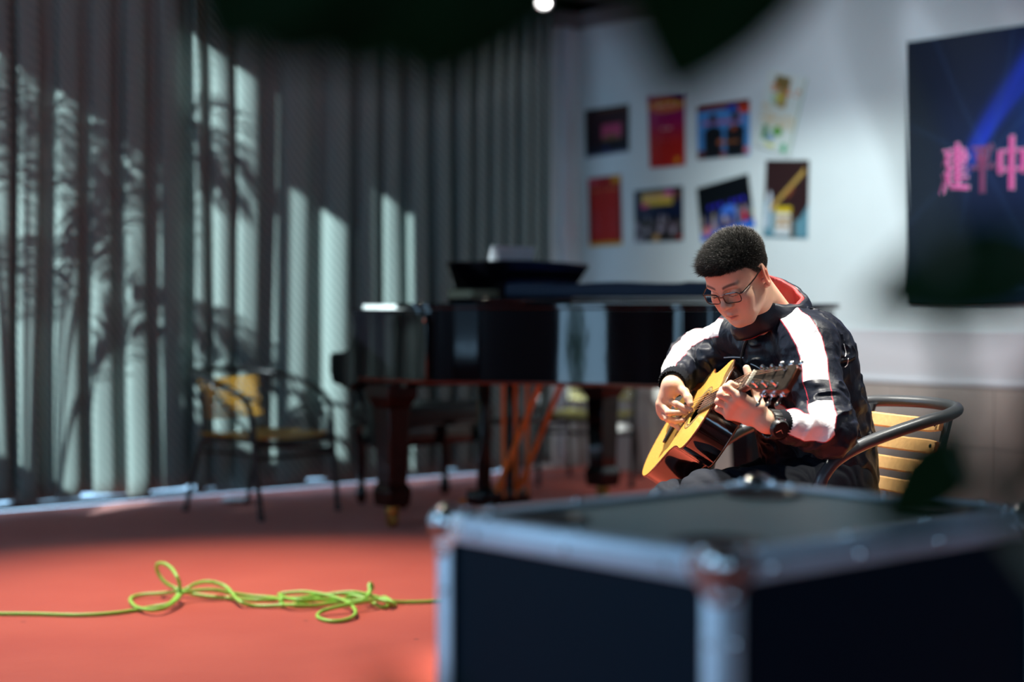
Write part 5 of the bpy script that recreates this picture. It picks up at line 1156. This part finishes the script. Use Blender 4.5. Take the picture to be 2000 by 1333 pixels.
def jacket_material():
    m = bpy.data.materials.new('navy_nylon_with_white_panels'); m.use_nodes = True; nt = m.node_tree; b = nt.nodes['Principled BSDF']; N = nt.nodes.new; L = nt.links.new
    at = N('ShaderNodeAttribute'); at.attribute_name = 'panel'      # metres inside the white panel edge (x), base tone (y)
    sep = N('ShaderNodeSeparateColor'); L(at.outputs['Color'], sep.inputs[0])
    def step(src, edge, soft=.0006):
        mr = N('ShaderNodeMapRange'); mr.inputs[1].default_value = edge-soft; mr.inputs[2].default_value = edge+soft; L(src, mr.inputs[0]); return mr.outputs[0]
    w_ = step(sep.outputs[0], .0); pip = step(sep.outputs[1], 0.0)
    m1 = N('ShaderNodeMix'); m1.data_type = 'RGBA'; m1.inputs[6].default_value = (.0065, .0085, .016, 1); m1.inputs[7].default_value = (.42, .03, .05, 1); L(pip, m1.inputs[0])
    m2 = N('ShaderNodeMix'); m2.data_type = 'RGBA'; L(m1.outputs[2], m2.inputs[6]); m2.inputs[7].default_value = (.80, .78, .80, 1); L(w_, m2.inputs[0])
    L(m2.outputs[2], b.inputs['Base Color']); b.inputs['Roughness'].default_value = .46; b.inputs['Specular IOR Level'].default_value = .22; b.inputs['Sheen Weight'].default_value = .0
    tc = N('ShaderNodeTexCoord'); nz = N('ShaderNodeTexNoise'); nz.inputs['Scale'].default_value = 38; nz.inputs['Detail'].default_value = 3; nz.inputs['Distortion'].default_value = .8; L(tc.outputs['Object'], nz.inputs['Vector'])
    bp = N('ShaderNodeBump'); bp.inputs['Strength'].default_value = .35; bp.inputs['Distance'].default_value = .006; L(nz.outputs['Fac'], bp.inputs['Height']); L(bp.outputs[0], b.inputs['Normal'])
    return m
M['jacket'] = jacket_material()
jo = mesh_obj('jacket', jp, jt, jq, M['jacket'], person, ROOT, relax=1); tag(jo, 'navy jacket with white sleeve panels and red piping')
JV = verts_of(jo) + ROOT.astype(np.float32)
from mathutils.bvhtree import BVHTree
def bvh_of(o): return BVHTree.FromPolygons([tuple(v) for v in (verts_of(o)+ROOT.astype(np.float32))], [tuple(p.vertices) for p in o.data.polygons])
JB = bvh_of(jo)
def on_jacket(px, py, lift=0.0):
    d = nrm(pray(px, py)); h_ = JB.ray_cast(Vector(CAM), Vector(d))
    if h_[0] is None: return None
    return np.array(h_[0]) + np.array(h_[1])*lift
def strip(pxs):
    """centre line and half width (metres) of a white panel, laid over the cloth"""
    out = []
    for (px, py, w_) in pxs:
        p = on_jacket(px, py)
        if p is not None: out.append((p, w_))
    return out
def panel_dist(strips):
    best = np.full(len(JV), -1.0, np.float32)
    for sgs in strips:
        d_ = np.full(len(JV), -1.0, np.float32)
        for (a, wa), (b, wb) in zip(sgs[:-1], sgs[1:]):
            a = a.astype(np.float32); d = (b-a).astype(np.float32); t_raw = (JV-a)@d/float(d@d); t = np.clip(t_raw, 0, 1)
            e = (wa+(wb-wa)*t) - ln(JV-a-t[:, None]*d); d_ = np.maximum(d_, e)
        # square ends: cut by planes at the first and the last point
        a, b = sgs[0][0], sgs[1][0]; d_ = np.minimum(d_, (JV-a)@nrm(b-a)); a, b = sgs[-1][0], sgs[-2][0]; d_ = np.minimum(d_, (JV-a)@nrm(b-a))
        best = np.maximum(best, d_)
    return best
WHITE = [strip([(1536, 604, .028), (1560, 630, .033), (1580, 665, .034), (1590, 700, .033), (1593, 741, .033)]),
         strip([(1602, 783, .031), (1606, 805, .034), (1606, 838, .030)]),
         strip([(1626, 832, .024), (1606, 838, .033), (1585, 838, .036), (1553, 826, .032), (1518, 806, .021)]),
         strip([(1406, 640, .024), (1384, 642, .032), (1345, 656, .040), (1321, 677, .044), (1307, 700, .044), (1298, 735, .038)])]
PIPE = [[(p, w_+.0026) for p, w_ in s_] for s_ in (WHITE[0]+WHITE[1], WHITE[2], WHITE[3])]
wd_ = panel_dist([s_ for s_ in WHITE if len(s_) > 1]); pd_ = panel_dist([s_ for s_ in PIPE if len(s_) > 1])
# the piping outlines the strip only: inside the plain band between panels it is navy again
inner = panel_dist([[(p, w_-.0026) for p, w_ in s_] for s_ in PIPE if len(s_) > 1])
pd_ = np.minimum(pd_, -inner)
# no white on the far side of the body: keep a panel on the limb it was laid on
set_color(jo, 'panel', np.stack([wd_, pd_, np.zeros_like(wd_)], 1))
# cuffs
def ring_cuff(c, ax, r, L_, name):
    mb = MB(); ax = nrm(ax); u = nrm(np.cross(ax, UP)); v = np.cross(ax, u); n = 60; vs = []; H = [(-L_/2, .93), (-L_/2-.002, .99), (-L_*.3, 1.04), (0, 1.06), (L_*.3, 1.05), (L_/2, 1.0), (L_/2-.002, .80)]
    for (h_, k_) in H:
        for i in range(n):
            a = 2*math.pi*i/n; rr_ = r*k_*(1+.035*math.cos(i*math.pi)); vs.append(c + ax*h_ + rr_*(math.cos(a)*u+math.sin(a)*v) - ROOT)
    mb.add(vs, [(i*n+j, i*n+(j+1) % n, (i+1)*n+(j+1) % n, (i+1)*n+j) for i in range(len(H)-1) for j in range(n)])
    return mb.build(name, M['knit'], jo, angle=80)
M['knit'] = mat('black_knit', (.007, .008, .011), .9, spec=.08)
ring_cuff(WRR + nrm(ELR-WRR)*.030, ELR-WRR, .039, .046, 'cuff'); ring_cuff(WRL + nrm(ELL-WRL)*.036, ELL-WRL, .035, .03, 'cuff')
# standing collar: navy outside, red inside
AZ = np.radians([-178, -160, -140, -120, -100, -80, -50, -20, 20, 60, 95, 130, 165, 182, 195])
ZR = np.array([.972, .982, 1.004, 1.026, 1.034, 1.026, 1.028, 1.042, 1.066, 1.096, 1.112, 1.104, 1.075, 1.04, 1.0])
ZBs = np.array([.935, .935, .94, .955, .965, .97, .975, .98, .985, .99, .99, .985, .98, .97, .96])
RT_ = np.array([.098, .096, .094, .092, .090, .088, .087, .086, .084, .082, .080, .082, .086, .090, .094]); RB_ = RT_ + np.array([.0]*15)
CC = pix(1506, 590, 4.615); CB = NECKB - UP*.05 - FWD*.005
fine = np.linspace(0, len(AZ)-1, 70)
def ip(a): return np.interp(fine, np.arange(len(AZ)), a)
az, zr, zbm, rt, rb = ip(AZ), ip(ZR), ip(ZBs), ip(RT_), ip(RB_)
def collar_shell(off, name, mm, thick):
    rows = []
    for hh in np.linspace(0, 1, 9):
        bulge = .010*math.sin(math.pi*hh); zz = zbm*(1-hh)+zr*hh; cx_ = CB[0]*(1-hh)+CC[0]*hh; cy_ = CB[1]*(1-hh)+CC[1]*hh; r_ = rb*(1-hh)+rt*hh+bulge+off+.003*np.sin(az*9+hh*3)
        rows.append(np.stack([cx_+np.cos(az)*r_, cy_+np.sin(az)*r_, zz], 1)-ROOT)
    o = MB().grid(rows).build(name, mm, jo, angle=80, fix=False); md = o.modifiers.new('t', 'SOLIDIFY'); md.thickness = thick; md.offset = 0; return o
M['navy'] = mat('navy_nylon', (.0065, .0085, .016), .46, bump=.35, bscale=40, spec=.3); M['red_lining'] = mat('red_quilted_lining', (.30, .022, .024), .6, bump=.6, bscale=38)
collar_shell(.004, 'collar', M['navy'], .010); collar_shell(-.007, 'collar_lining', M['red_lining'], .009)
# zip edge of the open collar, chest and back piping in white
def surf_line(pxs, r, name, mm, lift=.002, parent=None):
    P = [on_jacket(*q) for q in np.array(spline(np.array(pxs, float), 5))]; P = [p for p in P if p is not None]
    if len(P) > 1: MB().tube(np.array([p + nrm(CAM-p)*lift for p in P])-ROOT, r, 6).build(name, mm, parent or jo)
M['white_piping'] = mat('white_piping', (.7, .7, .72), .5)
surf_line([(1414, 699), (1432, 698), (1451, 699)], .0016, 'chest_piping', M['white_piping']); surf_line([(1466, 711), (1477, 716), (1491, 725)], .0016, 'chest_piping', M['white_piping'])
surf_line([(1648, 672), (1652, 690), (1651, 697)], .0014, 'back_piping', M['white_piping']); surf_line([(1657, 700), (1655, 712), (1650, 718)], .0016, 'back_piping', M['white_piping'])
surf_line([(1500, 612), (1475, 640), (1455, 672), (1447, 710)], .0045, 'zip', mat('zip_black', (.008, .008, .01), .5, bump=.5, bscale=200), lift=.002)
# ---- trousers and shoes
tr_ = [loft([(PEL-UP*.045, .165, .125), (PEL+UP*.06, .165, .12)], LLT, k=.03)]
for h_, k_, a_ in ((HPR, KNR, ANR), (HPL, KNL, ANL)): tr_ += [capsule(h_, k_, .086, .068, k=.06), capsule(k_, a_, .066, .055, k=.03)]
def tfold(p, D):
    n1 = vnoise(p*16, 7); s_ = p@np.array([2.2, .6, 1.0], np.float32); return D - (np.abs(np.sin(s_*26+n1*6))-.6)*.005
tr_.append(Pr(tfold, PEL, 2.0, 'disp'))
tp, tt, tq = sdf_mesh(tr_, .0045, slack=1.8); M['trouser'] = mat('navy_trousers', (.0024, .0048, .012), .75, bump=.3, bscale=40, spec=.2)
mesh_obj('trousers', tp, tt, tq, M['trouser'], person, ROOT, relax=1)
for a_ in (ANR, ANL):
    s_ = [ellipsoid(a_+LFW*.02-UP*.045, (.055, .045, .045), np.array([LFW, LLT, UP]).T, k=.03), ellipsoid(a_+LFW*.12-UP*.055, (.09, .046, .034), np.array([LFW, LLT, UP]).T, k=.04)]
    s_.append(Pr(lambda p: -(p[..., 2]-.002), a_, .4, 's', .004))
    q1, q2, q3 = sdf_mesh([s_[0], s_[1]], .005); q1[:, 2] = np.maximum(q1[:, 2], .001); mesh_obj('shoe', q1, q2, q3, M['knit'], person, ROOT)

# ---- eyeglasses
gl = empty('eyeglasses', hd(0, 9.6, .6), 'thin dark rectangular eyeglasses worn by the guitarist', 'glasses')
GLO = np.array(gl.location)
def hg_(x, y, z): return hd(x, y, z) - GLO
M['frame'] = mat('dark_brown_frame', (.03, .018, .014), .2, spec=.6, coat=.5)
M['lens'] = mat('clear_lens', (1, 1, 1), .0, trans=1.0); M['lens'].node_tree.nodes['Principled BSDF'].inputs['IOR'].default_value = 1.02
for s_ in (1, -1):
    rim = []
    for t in np.linspace(0, 2*math.pi, 41)[:-1]:
        cu, su = math.cos(t), math.sin(t); xx = s_*(3.35 + 2.55*np.sign(cu)*abs(cu)**.55); zz = .15 + 1.45*np.sign(su)*abs(su)**.6 - .18*(np.sign(su) < 0)*abs(cu); yy = 10.0 - .055*max(0, abs(xx)-1.0)**1.7
        rim.append((xx, yy, zz))
    MB().tube([hg_(*p) for p in rim], [.0016 + .0007*(p[2] > .9) for p in rim], 8, closed=True).build('rim', M['frame'], gl)
    lv = [hg_(*p) for p in rim]; MB().add(lv, [tuple(range(len(lv)))]).build('lens', M['lens'], gl, smooth=False)
    MB().tube(spline([hg_(s_*5.85, 9.2, 1.0), hg_(s_*6.7, 8.6, 1.15), hg_(s_*7.2, 6.5, 1.4), hg_(s_*7.7, 3.0, 1.9), hg_(s_*7.75, .3, 2.3), hg_(s_*7.7, -1.6, 2.0), hg_(s_*7.5, -2.8, .6)], 6), .0019, 8).build('temple', M['frame'], gl)
    MB().sphere(hg_(s_*.85, 9.35, -.1), np.array([.2, .25, .4])*HS, 8, 6, HR).build('nose_pad', M['lens'], gl)
MB().tube(spline([hg_(-.85, 10.0, .65), hg_(0, 10.35, .80), hg_(.85, 10.0, .65)], 6), .0013, 8).build('bridge', M['frame'], gl)
# ---- wristwatch
wc = WRL + nrm(ELL-WRL)*.012; wa = nrm(ELL-WRL); wd0 = nrm(pix(1487, 826, 4.0)-CAM)*-1
face = nrm(np.array([-.35, -.85, -.10])); face = nrm(face - wa*np.dot(face, wa)); wt = np.cross(wa, face)
watch = empty('wristwatch', wc, 'big black wristwatch with a dark red dial on the fretting wrist', 'watch')
M['watch'] = mat('black_rubber', (.010, .010, .011), .4); M['dial'] = mat('dark_red_dial', (.55, .05, .03), .4, noise=.5, nscale=120)
fc = face*.036
MB().lathe([(.020, -.008), (.0235, -.006), (.0240, .004), (.022, .008), (.0195, .009), (.019, .007)], fc, face, 36).build('watch_case', M['watch'], watch)
MB().lathe([(.0188, .0062), (.0188, .0088)], fc, face, 32).build('dial', M['dial'], watch)
MB().lathe([(.0212, .0078), (.0208, .0094), (.0195, .0094)], fc, face, 36).build('bezel', mat('dark_bezel', (.02, .02, .022), .25, .6), watch)
hd_ = MB()
for an, L_ in ((.9, .011), (2.6, .015)): hd_.tube([fc+face*.0095, fc+face*.0095+(wa*math.cos(an)+wt*math.sin(an))*L_], .0007, 6)
ho_ = hd_.build('hands', M['chrome'], watch); ho_.name = 'watch_hand'; ho_['kind'] = 'stuff'
for s_ in (1, -1): MB().lathe([(.003, 0), (.003, .004)], fc + wa*s_*.008 - wt*.0235, -wt, 10).build('crown', M['chrome'], watch)
links = []
for i in range(13):
    a = math.radians(38 + i*(284/12)); dd = face*math.cos(a) + wt*math.sin(a); tg_ = -face*math.sin(a)+wt*math.cos(a)
    MB().box(dd*.0345, (.024, .0135, .0055), np.array([wa, tg_, dd]).T, .002).build('strap_link', M['watch'], watch)
